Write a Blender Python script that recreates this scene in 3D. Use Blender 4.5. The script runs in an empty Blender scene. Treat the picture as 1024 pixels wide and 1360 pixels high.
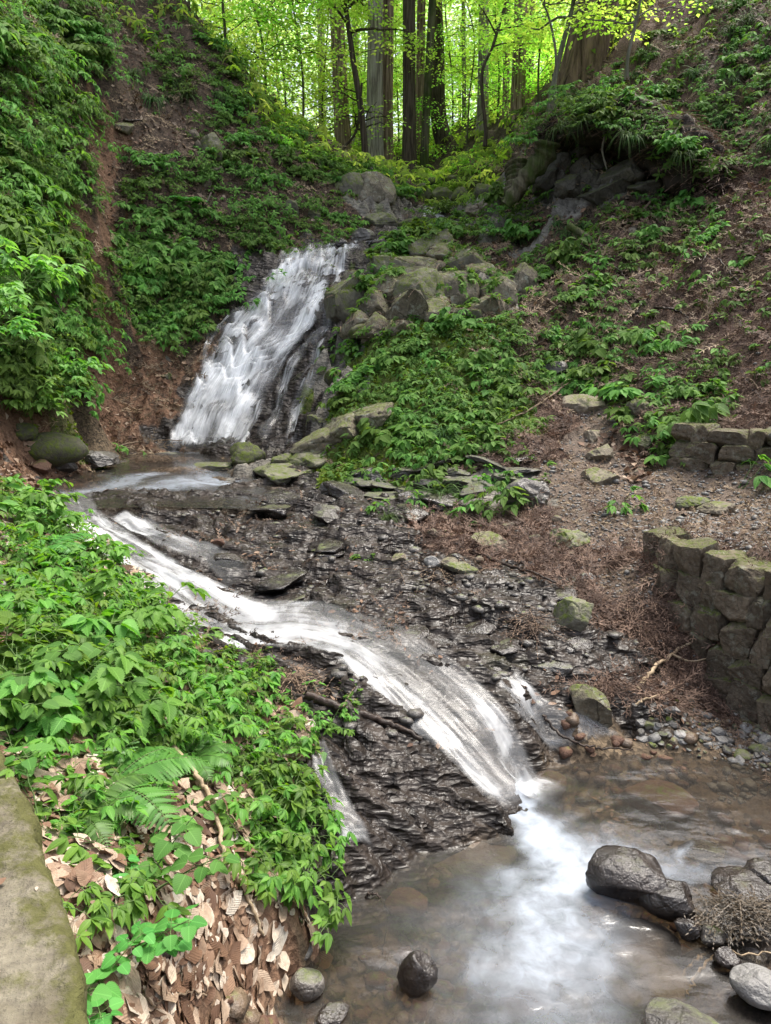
import bpy, math, random
import numpy as np
from mathutils import Vector, Matrix
R = math.radians
sc = bpy.context.scene
COL = sc.collection

# ------------------------------------------------------------------ camera
TH = R(12); CZ = 2.35; FPX = 982.0
cam_d = bpy.data.cameras.new('camera'); cam = bpy.data.objects.new('camera', cam_d)
COL.objects.link(cam); sc.camera = cam
cam.location = (0, 0, CZ); cam.rotation_euler = (R(90) - TH, 0, 0)
cam_d.sensor_fit = 'VERTICAL'; cam_d.sensor_height = 36.0; cam_d.lens = 36.0 * FPX / 1360.0
cam_d.clip_start = 0.05; cam_d.clip_end = 500

# ------------------------------------------------------------------ light
SUN_EL, SUN_AZ = 67, 50          # sun stands behind the far forest, a little to the east
world = bpy.data.worlds.new('World'); sc.world = world; world.use_nodes = True
wn = world.node_tree.nodes; wl = world.node_tree.links
sky = wn.new('ShaderNodeTexSky'); sky.sky_type = 'NISHITA'; sky.sun_disc = False
sky.sun_elevation = R(SUN_EL); sky.sun_rotation = R(SUN_AZ)
sky.air_density = 1.0; sky.dust_density = 5.0; sky.ozone_density = 0.6
hs = wn.new('ShaderNodeHueSaturation'); hs.inputs['Saturation'].default_value = 0.55
wl.new(sky.outputs[0], hs.inputs['Color'])
wl.new(hs.outputs[0], wn['Background'].inputs[0]); wn['Background'].inputs[1].default_value = 0.15
sun_d = bpy.data.lights.new('sun', 'SUN'); sun = bpy.data.objects.new('sun', sun_d); COL.objects.link(sun)
sun_d.energy = 2.2; sun_d.angle = R(20); sun_d.color = (1.0, 0.95, 0.86); sun_d.specular_factor = 0.25
_sd = Vector((math.sin(R(SUN_AZ)) * math.cos(R(SUN_EL)), math.cos(R(SUN_AZ)) * math.cos(R(SUN_EL)), math.sin(R(SUN_EL))))
sun.rotation_euler = _sd.to_track_quat('Z', 'Y').to_euler()
vs = sc.view_settings; vs.view_transform = 'Standard'; vs.look = 'None'; vs.gamma = 1; vs.exposure = 1.3
sc.render.film_transparent = False
sc.cycles.max_bounces = 6; sc.cycles.transparent_max_bounces = 16
sc.cycles.diffuse_bounces = 3; sc.cycles.glossy_bounces = 2; sc.cycles.transmission_bounces = 4
sc.cycles.caustics_reflective = False; sc.cycles.caustics_refractive = False

# ------------------------------------------------------------------ pixel <-> world
CT, ST = math.cos(TH), math.sin(TH)
def ray(px, py):
    d = (py - 680) / FPX
    return np.array([(px - 512) / FPX, CT - ST * d, -ST - CT * d])
def W3(px, py, Y):
    r = ray(px, py); t = Y / r[1]
    return (r[0] * t, Y, CZ + r[2] * t)

# ------------------------------------------------------------------ noise
def _h(ix, iy, iz, seed):
    n = (ix.astype(np.int64) * 374761393 + iy.astype(np.int64) * 668265263 + iz.astype(np.int64) * 2147483647 + seed * 1274126177) & 0xffffffff
    n = ((n ^ (n >> 13)) * 1274126177) & 0xffffffff
    n = ((n ^ (n >> 16)) * 2246822519) & 0xffffffff
    n = n ^ (n >> 15)
    return (n & 0xffffff) / float(0xffffff)
def vnoise(x, y, z, seed=0):
    ix, iy, iz = np.floor(x), np.floor(y), np.floor(z)
    fx, fy, fz = x - ix, y - iy, z - iz
    fx, fy, fz = [f * f * f * (f * (f * 6 - 15) + 10) for f in (fx, fy, fz)]
    o = 0
    for a in (0, 1):
        for b in (0, 1):
            for c in (0, 1):
                o = o + _h(ix + a, iy + b, iz + c, seed) * (fx if a else 1 - fx) * (fy if b else 1 - fy) * (fz if c else 1 - fz)
    return o * 2 - 1
def fbm(x, y, z=None, octv=4, seed=0, gain=.5):
    if z is None: z = np.zeros_like(x)
    o = 0; a = 1; f = 1
    for k in range(octv):
        o = o + a * vnoise(x * f + 13.1 * k, y * f + 7.7 * k, z * f, seed + k); a *= gain; f *= 2.03
    return o
def plates(x, y, seed=0, tilt=0.5):
    """broken rock plates: each cell of a Voronoi pattern has its own height and tilt; returns height and the distance to the crack"""
    ix, iy = np.floor(x), np.floor(y)
    d1 = np.full(x.shape, 9.); d2 = np.full(x.shape, 9.); hh = np.zeros(x.shape)
    z0 = np.zeros_like(ix)
    for a in (-1, 0, 1):
        for b in (-1, 0, 1):
            cx = ix + a; cy = iy + b
            qx = cx + .1 + .8 * _h(cx, cy, z0, seed); qy = cy + .1 + .8 * _h(cx, cy, z0, seed + 1)
            d = (x - qx) ** 2 + (y - qy) ** 2
            hv = _h(cx, cy, z0, seed + 2) * 2 - 1 + tilt * ((_h(cx, cy, z0, seed + 3) * 2 - 1) * (x - qx) * 2 + (_h(cx, cy, z0, seed + 4) * 2 - 1) * (y - qy) * 2)
            n = d < d1
            d2 = np.where(n, d1, np.minimum(d2, d)); hh = np.where(n, hv, hh); d1 = np.where(n, d, d1)
    return hh, np.sqrt(d2) - np.sqrt(d1)
def sstep(a, b, x):
    t = np.clip((x - a) / (b - a), 0, 1); return t * t * (3 - 2 * t)

# ------------------------------------------------------------------ terrain control points: (px, py, distance Y, kind of ground)
# kinds: W wet rock, R dry rock, L dead leaves, N needle litter, D dark soil, M moss, P gravel path, B pool bed
CP = [
 # lower pool and its rim
 (730,1000,4.06,'W'),(820,985,4.2,'W'),
 (330,1345,2.17,'B'),(400,1240,2.5,'B'),(450,1160,2.85,'W'),(480,1125,3.0,'W'),(540,1095,3.2,'W'),(620,1085,3.3,'W'),
 # cascade
 (700,1045,3.55,'W'),(640,1000,3.68,'W'),(560,930,4.0,'W'),(600,870,4.55,'W'),(470,870,4.28,'W'),(380,835,4.6,'W'),(290,800,4.95,'W'),(200,750,5.6,'W'),
 (100,695,6.7,'W'),(60,650,8.0,'W'),(700,960,4.0,'W'),(760,960,4.12,'W'),(250,850,4.45,'W'),(340,870,4.25,'W'),(400,900,3.95,'W'),
 # wet bed
 (400,650,8.0,'W'),(300,660,7.7,'W'),(200,670,7.35,'W'),(150,650,8.0,'W'),(500,710,6.4,'W'),(400,720,6.3,'W'),(300,720,6.25,'W'),(250,740,5.85,'W'),(600,750,5.75,'W'),(600,800,5.15,'W'),(500,790,5.2,'W'),(400,780,5.3,'W'),
 (700,850,4.7,'W'),(650,900,4.35,'W'),(700,780,5.4,'W'),(650,820,4.95,'W'),(760,830,4.9,'W'),(780,900,4.5,'W'),
 (600,700,6.75,'N'),(700,740,6.0,'N'),(760,780,5.45,'N'),(830,820,5.05,'N'),(850,780,5.4,'N'),(850,880,4.68,'N'),(860,930,4.4,'N'),(830,960,4.27,'N'),
 (900,970,4.22,'P'),(960,1000,4.06,'P'),(1020,1020,3.9,'P'),(1000,960,4.3,'N'),(905,880,4.78,'N'),(965,920,4.56,'N'),(1020,948,4.38,'N'),
 (860,740,5.8,'P'),(800,700,6.35,'P'),(740,700,6.55,'N'),(680,700,6.75,'N'),(860,700,6.2,'P'),(800,650,7.35,'P'),(850,660,7.1,'P'),(800,600,8.3,'P'),(770,545,9.1,'P'),(740,510,9.7,'D'),
 (900,675,6.65,'P'),(960,700,5.75,'P'),(1010,700,5.5,'P'),(990,650,6.9,'P'),(1020,660,6.6,'P'),
 (900,705,5.8,'P'),(940,730,5.25,'P'),(1000,745,4.75,'P'),(1020,755,4.6,'P'),
 # mound between fall and path
 (700,650,7.45,'R'),(650,665,7.2,'R'),(600,655,7.6,'R'),(560,670,7.4,'W'),(500,650,7.9,'W'),(470,610,8.7,'M'),(420,620,8.9,'W'),(370,612,9.5,'R'),(340,600,9.9,'W'),
 (560,600,8.5,'M'),(560,560,9.1,'M'),(560,480,10.1,'M'),(650,600,8.2,'D'),(650,560,8.75,'M'),(640,500,9.7,'M'),(700,560,8.8,'N'),(700,480,9.9,'D'),(720,600,8.2,'N'),
 (470,560,9.3,'M'),(520,440,10.8,'M'),(600,440,10.7,'M'),(430,570,10.1,'R'),(450,510,10.6,'M'),(470,450,11.2,'R'),(480,390,12.2,'R'),(560,400,11.6,'R'),(640,400,11.6,'R'),(530,370,12.4,'R'),
 (600,360,12.6,'M'),(560,330,13.5,'M'),(500,335,13.7,'M'),(620,300,14.8,'M'),(660,350,13.0,'D'),(650,440,10.7,'D'),
 # the fall and the wet face
 (230,588,11.3,'W'),(290,588,11.0,'W'),(335,588,10.6,'W'),(330,470,12.2,'W'),(270,520,11.8,'W'),(370,520,11.6,'W'),(400,400,13.0,'W'),(370,345,13.9,'W'),(430,338,14.0,'W'),(480,330,14.1,'W'),(330,400,13.1,'W'),
 (400,500,11.5,'W'),(380,580,10.4,'W'),(430,440,12.0,'W'),(450,370,13.1,'W'),(300,430,12.8,'W'),(415,540,10.9,'W'),
 (525,305,15.2,'W'),(575,285,17.0,'W'),(575,275,17.6,'W'),
 # gully beside the fall
 (200,590,11.1,'L'),(120,590,10.9,'L'),(210,500,12.2,'L'),(150,520,11.7,'L'),(130,470,12.0,'L'),(230,440,12.8,'D'),(250,470,12.5,'D'),(290,390,13.5,'D'),(210,560,11.5,'L'),
 (170,400,12.9,'L'),(200,450,12.7,'L'),(150,330,13.2,'D'),(130,290,13.6,'L'),(160,200,14.6,'L'),(175,120,15.6,'D'),(190,20,17.0,'D'),
 # near western bank
 (100,590,9.9,'M'),(95,555,9.5,'M'),(85,520,9.6,'M'),(60,575,9.0,'L'),(20,560,8.6,'L'),(20,600,8.3,'L'),(40,530,9.0,'L'),(90,420,10.3,'D'),(60,330,10.6,'D'),(40,300,10.6,'D'),(0,420,8.8,'D'),(0,300,9.2,'D'),(60,220,11.6,'D'),(0,150,10.6,'D'),(100,100,13.4,'D'),(0,0,11.5,'D'),(130,10,15.0,'D'),(120,250,12.6,'D'),(120,400,11.6,'L'),
 # hillside under the woods
 (250,330,13.9,'D'),(200,250,14.2,'D'),(300,260,14.7,'D'),(250,180,15.4,'D'),(350,320,14.4,'D'),(400,290,15.0,'D'),(450,300,15.2,'D'),(350,200,16.0,'D'),(250,90,16.5,'D'),(420,240,16.0,'D'),(480,260,16.2,'R'),(520,270,16.5,'R'),(240,30,17.2,'D'),
 (215,-40,18.2,'D'),(272,52,17.9,'D'),(305,82,17.7,'D'),(340,133,17.4,'D'),(400,192,17.1,'D'),(455,222,17.1,'D'),(500,238,17.3,'D'),(535,250,17.8,'D'),(430,330,14.4,'W'),
 # forest floor beyond
 (455,207,24,'D'),(500,222,22,'D'),(555,238,21,'D'),(590,195,24,'D'),(645,180,24,'D'),(540,215,26,'D'),
 # mossy bank beyond the stream
 (585,262,17.9,'M'),(620,240,18.2,'M'),(650,225,18.4,'N'),(590,230,20,'M'),(640,262,16.8,'M'),(680,200,18.6,'N'),(690,160,20,'D'),(700,250,15.2,'D'),(660,275,15.6,'R'),
 # eastern hill
 (700,172,17.2,'D'),(740,128,17.3,'D'),(775,95,17.6,'D'),(800,170,14.4,'N'),(740,175,15.4,'D'),(840,120,14.9,'N'),(850,50,16.2,'N'),(920,60,15.2,'N'),(920,150,13.7,'N'),(1000,20,14.6,'D'),(1020,100,13.4,'D'),
 (870,-40,17.8,'D'),(780,60,18.3,'D'),(1000,200,12.1,'D'),(1010,300,10.7,'N'),(1010,400,9.4,'N'),(1015,480,8.5,'N'),(1015,540,7.9,'N'),(940,545,8.15,'N'),(930,420,9.8,'N'),(930,320,11.2,'N'),(900,250,12.8,'D'),(960,230,12.2,'N'),
 (800,165,14.2,'D'),(850,185,13.9,'D'),(790,255,13.2,'R'),(860,255,12.8,'R'),(720,265,13.9,'R'),(930,245,12.4,'D'),
 (800,300,12.2,'D'),(720,300,13.0,'D'),(850,330,11.6,'N'),(700,345,12.9,'D'),(760,345,11.9,'D'),(770,400,11.0,'D'),(700,400,11.5,'D'),(850,400,10.6,'N'),(850,480,9.6,'N'),(780,470,10.0,'D'),(900,540,8.5,'N'),(850,560,8.5,'D'),(870,610,7.9,'D'),(920,640,7.3,'P'),
 # near bank
 (380,930,3.75,'D'),(430,925,3.72,'W'),(430,960,3.62,'W'),(500,960,3.72,'W'),(500,1010,3.5,'W'),(560,1010,3.56,'W'),(580,1060,3.38,'W'),(450,1040,3.3,'W'),(430,1090,3.12,'W'),
 (300,960,3.35,'L'),(300,1060,2.8,'L'),(360,1020,3.2,'L'),(300,1150,2.42,'L'),(380,1160,2.7,'L'),(200,1060,2.52,'L'),(200,1200,1.95,'L'),(300,1260,2.15,'L'),(250,1340,1.86,'L'),(160,1340,1.6,'L'),(120,1240,1.78,'L'),(60,1100,2.1,'L'),
 (100,1000,2.55,'L'),(30,960,2.6,'L'),(200,920,3.3,'L'),(100,880,3.2,'L'),(0,860,3.0,'L'),(200,840,3.95,'L'),(250,885,3.85,'L'),(100,780,4.35,'L'),(150,770,4.7,'L'),(0,760,4.1,'L'),(0,660,5.3,'L'),(50,680,6.2,'L'),(30,640,7.3,'L'),(0,610,7.6,'L'),
]
CW = [  # world points: under water, outside the picture and behind the camera
 (-.3,2.4,-.22,'B'),(.4,2.5,-.28,'B'),(1.0,2.6,-.22,'B'),(1.0,3.2,-.28,'B'),(.3,2.9,-.3,'B'),(-.2,2.75,-.2,'B'),(1.6,3.3,-.2,'B'),(2.2,3.3,-.15,'B'),(.8,3.65,-.2,'B'),(1.5,3.85,-.12,'B'),(0,2.0,-.25,'B'),(.8,1.9,-.28,'B'),
 (1.55,2.65,.03,'W'),(1.6,2.3,.06,'D'),(2.1,2.7,.1,'D'),(2.6,2.9,.1,'D'),(2.9,3.6,.05,'P'),(0.2,1.2,-.2,'B'),(1.2,1.2,-.1,'B'),(-.45,1.5,.3,'L'),(-.5,1.0,.6,'L'),
 (-3.6,10.3,.78,'B'),(-2.8,10.3,.76,'B'),(-3.4,9.3,.8,'B'),(-2.3,9.8,.8,'B'),(-2.6,8.9,.84,'B'),
 (-1.6,1.2,1.0,'D'),(-1.2,.4,1.0,'D'),(0,-.5,.75,'D'),(2,0,.5,'D'),(-2.2,3,1.25,'L'),(-3.5,2,1.6,'D'),(-3.2,4.5,1.7,'D'),(-4.0,6,2.2,'D'),(-5,8,3.2,'D'),(-8,6,5,'D'),(-9,10,6.5,'D'),(-9,14,9,'D'),(-8,20,11,'D'),
 (2.05,5.35,.95,'P'),(3.0,4.2,1.03,'P'),(3.6,3.2,1.05,'P'),(3.8,5,1.15,'P'),(5,5,1.6,'N'),(5,3,1.2,'P'),(5,7,2.8,'N'),(7,9,5,'N'),(8,12,7.5,'N'),(9,16,10.5,'D'),(7,20,12,'D'),(4,-1,.9,'P'),(-3,-2,1.2,'D'),(0,-3,.8,'D'),(10,4,4,'N'),
 (6,24,11.5,'D'),(10,30,15,'D'),(-6,24,9.0,'D'),(-10,30,11,'D'),(0,32,10.0,'D'),(0,45,13,'D'),(-20,45,16,'D'),(20,45,20,'D'),(0,80,22,'D'),(-50,80,26,'D'),(50,80,30,'D'),(-30,20,16,'D'),(30,20,18,'D'),(-3.5,22,8.2,'D'),(-1.6,27,9,'D'),
]
_P = np.array([W3(*c[:3]) for c in CP] + [c[:3] for c in CW])
_K = [c[3] for c in CP] + [c[3] for c in CW]
KINDS = 'WRLNDMPB'
# distances are measured on a map stretched so that near ground gets finer detail than far ground
def warp(x, y):
    yy = np.maximum(y, -3) + 6
    return x / yy * 10, np.log(yy) * 10
_wx, _wy = warp(_P[:, 0], _P[:, 1])
_n = len(_P)
def _phi(d2): return np.sqrt(d2 + .03 ** 2)
_d2 = (_wx[:, None] - _wx) ** 2 + (_wy[:, None] - _wy) ** 2
_A = np.zeros((_n + 3, _n + 3)); _A[:_n, :_n] = _phi(_d2) - np.eye(_n) * .02
_A[:_n, _n] = 1; _A[:_n, _n + 1] = _wx; _A[:_n, _n + 2] = _wy; _A[_n:, :_n] = _A[:_n, _n:].T
_S = np.linalg.solve(_A, np.concatenate([_P[:, 2], [0, 0, 0]]))
_KM = np.array([[1.0 if k == q else 0.0 for q in KINDS] for k in _K])
def base_h(x, y):
    x = np.asarray(x, float); y = np.asarray(y, float); sh = x.shape; x = x.ravel(); y = y.ravel()
    o = np.empty(len(x))
    for s in range(0, len(x), 40000):
        a, b = warp(x[s:s+40000], y[s:s+40000])
        d2 = (a[:, None] - _wx) ** 2 + (b[:, None] - _wy) ** 2
        o[s:s+40000] = _phi(d2) @ _S[:_n] + _S[_n] + _S[_n+1] * a + _S[_n+2] * b
    return o.reshape(sh)
def zones(x, y):
    x = np.asarray(x, float).ravel(); y = np.asarray(y, float).ravel(); o = np.empty((len(x), len(KINDS)))
    for s in range(0, len(x), 40000):
        xs, ys = x[s:s+40000], y[s:s+40000]
        a, b = warp(xs, ys)
        a = a + .28 * fbm(xs * 1.7, ys * 1.7, seed=50, octv=3); b = b + .28 * fbm(xs * 1.7, ys * 1.7, seed=60, octv=3)
        d2 = (a[:, None] - _wx) ** 2 + (b[:, None] - _wy) ** 2
        w = 1 / (d2 + .004) ** 2.2
        o[s:s+40000] = (w @ _KM) / w.sum(1)[:, None]
    return o
def full_h(x, y, hb=None, zn=None):
    sh = x.shape; x = x.ravel(); y = y.ravel()
    h = base_h(x, y) if hb is None else hb.ravel().copy()
    z = zones(x, y) if zn is None else zn
    zW, zR, zL, zN, zD, zM, zP, zB = z.T
    far = sstep(8, 12, y)
    qx = x + .12 * fbm(x * 2.1, y * 2.1, seed=3, octv=3); qy = y + .12 * fbm(x * 2.1, y * 2.1, seed=9, octv=3)
    # rock: tilted slabs in two sizes, beds striking across the stream
    p1, c1 = plates(qx * 1.3 + .3 * qy, qy * 2.3, 11); p2, c2 = plates(qx * 4.6 + qy, qy * 8.5, 21); p3, c3 = plates(qx * 11 + 2 * qy, qy * 19, 31)
    rock = .060 * p1 + .020 * p2 + .010 * p3 - .030 * (1 - sstep(0, .10, c1)) - .016 * (1 - sstep(0, .12, c2)) + .006 * fbm(x * 14, y * 14, seed=5, octv=2)
    sc_ = y * 1.0 + x * .45 + .35 * fbm(x * .8, y * .8, seed=101, octv=3); bd = sc_ * 3.1 + .6 * fbm(x * .9, y * 2.2, seed=103, octv=2); saw = bd - np.floor(bd); rsd = _h(np.floor(bd), np.floor(x * .9 + .5 * fbm(x * 1.3, y * 1.3, seed=104, octv=2)), 0 * bd, 7)
    rock = rock + (.04 + .07 * rsd) * (sstep(0, .18, saw) * (1 - saw) - .4)
    rk = np.clip(zW + zR + .35 * zM, 0, 1)
    h = h + rk * rock * (1 + (.9 + 1.6 * zR) * far)
    soft = .05 * fbm(x * 1.6, y * 1.6, seed=70, octv=5) + .02 * fbm(x * 7, y * 7, seed=75, octv=4, gain=.6)
    h = h + (1 - rk) * soft * (1 + 2.2 * far * (1 - zP)) * (1 - .6 * zP)
    return h.reshape(sh)

# ------------------------------------------------------------------ ground grid (fans out with distance)
NY, NX = 1150, 760
_yy = np.concatenate([np.linspace(-3, .95, 40), np.exp(np.linspace(0, math.log(85), NY - 40))])
_aa = np.linspace(-1, 1, NX); _aa = _aa * (.55 + .45 * _aa ** 2)
def _halfw(y): return 1.6 * (np.maximum(y, 0) + 1.8)
GX = _aa[None, :] * _halfw(_yy)[:, None]; GY = np.repeat(_yy[:, None], NX, 1)
GB = base_h(GX, GY); GZN = zones(GX, GY); GH = full_h(GX, GY, GB, GZN)
def _samp(G, x, y):
    x = np.asarray(x, float); y = np.asarray(y, float)
    j = np.clip(np.searchsorted(_yy, y) - 1, 0, NY - 2); fy = np.clip((y - _yy[j]) / (_yy[j+1] - _yy[j]), 0, 1)
    def row(jj):
        a = np.clip(x / _halfw(_yy[jj]), -.9999, .9999); i = np.clip(np.searchsorted(_aa, a) - 1, 0, NX - 2)
        fx = (a - _aa[i]) / (_aa[i+1] - _aa[i]); return G[jj, i] * (1 - fx) + G[jj, i+1] * fx
    return row(j) * (1 - fy) + row(j + 1) * fy
def H(x, y): return _samp(GH, x, y)
def HB(x, y): return _samp(GB, x, y)
def normal_at(x, y, e=.12):
    dx = (H(x + e, y) - H(x - e, y)) / (2 * e); dy = (H(x, y + e) - H(x, y - e)) / (2 * e)
    n = np.stack([-dx, -dy, np.ones_like(dx)], -1); return n / np.linalg.norm(n, axis=-1, keepdims=True)
_ts = np.concatenate([np.arange(1.1, 6, .02), np.arange(6, 20, .04), np.arange(20, 70, .2)])
def hit(px, py, G=None, y0=1.1):
    """first point of the ground that the line through this pixel meets"""
    r = ray(px, py); t = _ts[_ts >= y0] / r[1]
    d = CZ + r[2] * t - _samp(GH if G is None else G, r[0] * t, r[1] * t)
    k = np.nonzero(d < 0)[0]
    if len(k) == 0: k = [len(t) - 1]
    k = k[0]
    if k == 0: tt = t[0]
    else: tt = t[k-1] + (t[k] - t[k-1]) * d[k-1] / (d[k-1] - d[k])
    return np.array([r[0] * tt, r[1] * tt, CZ + r[2] * tt])

# ------------------------------------------------------------------ mesh helpers
def raw_mesh(name, V, F, smooth=True, attrs=None, uv=None):
    V = np.asarray(V, np.float32); F = np.asarray(F, np.int32); k = F.shape[1]
    m = bpy.data.meshes.new(name)
    m.vertices.add(len(V)); m.vertices.foreach_set('co', V.ravel())
    m.loops.add(F.size); m.loops.foreach_set('vertex_index', F.ravel())
    m.polygons.add(len(F)); m.polygons.foreach_set('loop_start', np.arange(0, F.size, k, dtype=np.int32))
    if smooth: m.polygons.foreach_set('use_smooth', np.ones(len(F), bool))
    m.update(calc_edges=True)
    for n, a in (attrs or {}).items():
        a = np.asarray(a, np.float32)
        if a.ndim == 1:
            at = m.attributes.new(n, 'FLOAT', 'POINT'); at.data.foreach_set('value', a)
        else:
            at = m.attributes.new(n, 'FLOAT_COLOR', 'POINT'); at.data.foreach_set('color', np.concatenate([a, np.ones((len(a), 1))], 1).astype(np.float32).ravel() if a.shape[1] == 3 else a.ravel())
    if uv is not None:
        l = m.uv_layers.new(name='flow'); l.data.foreach_set('uv', np.asarray(uv, np.float32)[F.ravel()].ravel())
    return m
def link(name, mesh, mat=None, parent=None, loc=None, rot=None, scale=None):
    o = bpy.data.objects.new(name, mesh); COL.objects.link(o)
    if mat is not None and mesh is not None and len(mesh.materials) == 0: mesh.materials.append(mat)
    if parent is not None: o.parent = parent
    if loc is not None: o.location = [float(v) for v in loc]
    if rot is not None: o.rotation_euler = [float(v) for v in rot]
    if scale is not None: o.scale = (scale,) * 3 if np.isscalar(scale) else [float(v) for v in scale]
    return o
def tag(o, label=None, cat=None, group=None, kind=None):
    if label: o['label'] = label
    if cat: o['category'] = cat
    if group: o['group'] = group
    if kind: o['kind'] = kind
    return o
def grid_faces(ny, nx):
    i = np.arange(ny * nx).reshape(ny, nx)
    return np.stack([i[:-1, :-1], i[:-1, 1:], i[1:, 1:], i[1:, :-1]], -1).reshape(-1, 4)
def copy_tree(o, loc, rz, s, rx=0, ry=0):
    c = o.copy(); COL.objects.link(c); c.location = [float(v) for v in loc]; c.rotation_euler = (rx, ry, rz); c.scale = (s,) * 3
    for ch in o.children:
        d = ch.copy(); COL.objects.link(d); d.parent = c
    return c

# ------------------------------------------------------------------ node helpers
class NT:
    def __init__(s, name):
        s.m = bpy.data.materials.new(name); s.m.use_nodes = True; s.t = s.m.node_tree; s.t.nodes.clear()
        s.out = s.t.nodes.new('ShaderNodeOutputMaterial')
    def n(s, typ, **kw):
        nd = s.t.nodes.new(typ)
        for k, v in kw.items():
            if k.startswith('i_'):
                key = k[2:]; key = int(key) if key.isdigit() else key.replace('_', ' ')
                if isinstance(v, bpy.types.NodeSocket): s.t.links.new(v, nd.inputs[key])
                else: nd.inputs[key].default_value = v
            else: setattr(nd, k, v)
        return nd
    def l(s, a, b): s.t.links.new(a, b)
    def pos(s): return s.n('ShaderNodeNewGeometry').outputs['Position']
    def noise(s, scale, vec=None, detail=4, rough=.55, dist=0):
        nd = s.n('ShaderNodeTexNoise'); nd.inputs['Scale'].default_value = scale; nd.inputs['Detail'].default_value = detail
        nd.inputs['Roughness'].default_value = rough; nd.inputs['Distortion'].default_value = dist
        if vec is not None: s.l(vec, nd.inputs['Vector'])
        return nd.outputs[0]
    def ramp(s, fac, pts, interp='LINEAR'):
        nd = s.n('ShaderNodeValToRGB'); s.l(fac, nd.inputs[0]); r = nd.color_ramp; r.interpolation = interp
        while len(r.elements) < len(pts): r.elements.new(.5)
        for e, (p, c) in zip(r.elements, pts):
            e.position = p; e.color = (c, c, c, 1) if np.isscalar(c) else (*c, 1)
        return nd.outputs[0]
    def mix(s, fac, a, b, blend='MIX'):
        nd = s.n('ShaderNodeMix', data_type='RGBA', blend_type=blend)
        for k, v in ((0, fac), (6, a), (7, b)):
            if isinstance(v, bpy.types.NodeSocket): s.l(v, nd.inputs[k])
            elif k == 0: nd.inputs[0].default_value = v
            else: nd.inputs[k].default_value = (*v, 1) if len(v) == 3 else v
        return nd.outputs[2]
    def math(s, op, a, b=None, clamp=False):
        nd = s.n('ShaderNodeMath', operation=op, use_clamp=clamp)
        for k, v in ((0, a), (1, b)):
            if v is None: continue
            if isinstance(v, bpy.types.NodeSocket): s.l(v, nd.inputs[k])
            else: nd.inputs[k].default_value = v
        return nd.outputs[0]
    def attr(s, name):
        nd = s.n('ShaderNodeAttribute'); nd.attribute_name = name; return nd
    def scalev(s, vec, sc_):
        nd = s.n('ShaderNodeMapping'); s.l(vec, nd.inputs[0]); nd.inputs['Scale'].default_value = sc_; return nd.outputs[0]
    def bump(s, h, strength, dist, nrm=None):
        nd = s.n('ShaderNodeBump'); nd.inputs['Strength'].default_value = strength if np.isscalar(strength) else 1; nd.inputs['Distance'].default_value = dist
        s.l(h, nd.inputs['Height'])
        if not np.isscalar(strength): s.l(strength, nd.inputs['Strength'])
        if nrm is not None: s.l(nrm, nd.inputs['Normal'])
        return nd.outputs[0]
    def prin(s, col, rough, nrm=None, **kw):
        p = s.n('ShaderNodeBsdfPrincipled')
        for key, v in (('Base Color', col), ('Roughness', rough)):
            if isinstance(v, bpy.types.NodeSocket): s.l(v, p.inputs[key])
            else: p.inputs[key].default_value = (*v, 1) if not np.isscalar(v) else v
        if nrm is not None: s.l(nrm, p.inputs['Normal'])
        for k, v in kw.items():
            k = k.replace('_', ' ')
            if isinstance(v, bpy.types.NodeSocket): s.l(v, p.inputs[k])
            else: p.inputs[k].default_value = v
        return p.outputs[0]
    def done(s, sh):
        s.l(sh, s.out.inputs['Surface']); return s.m
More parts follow.
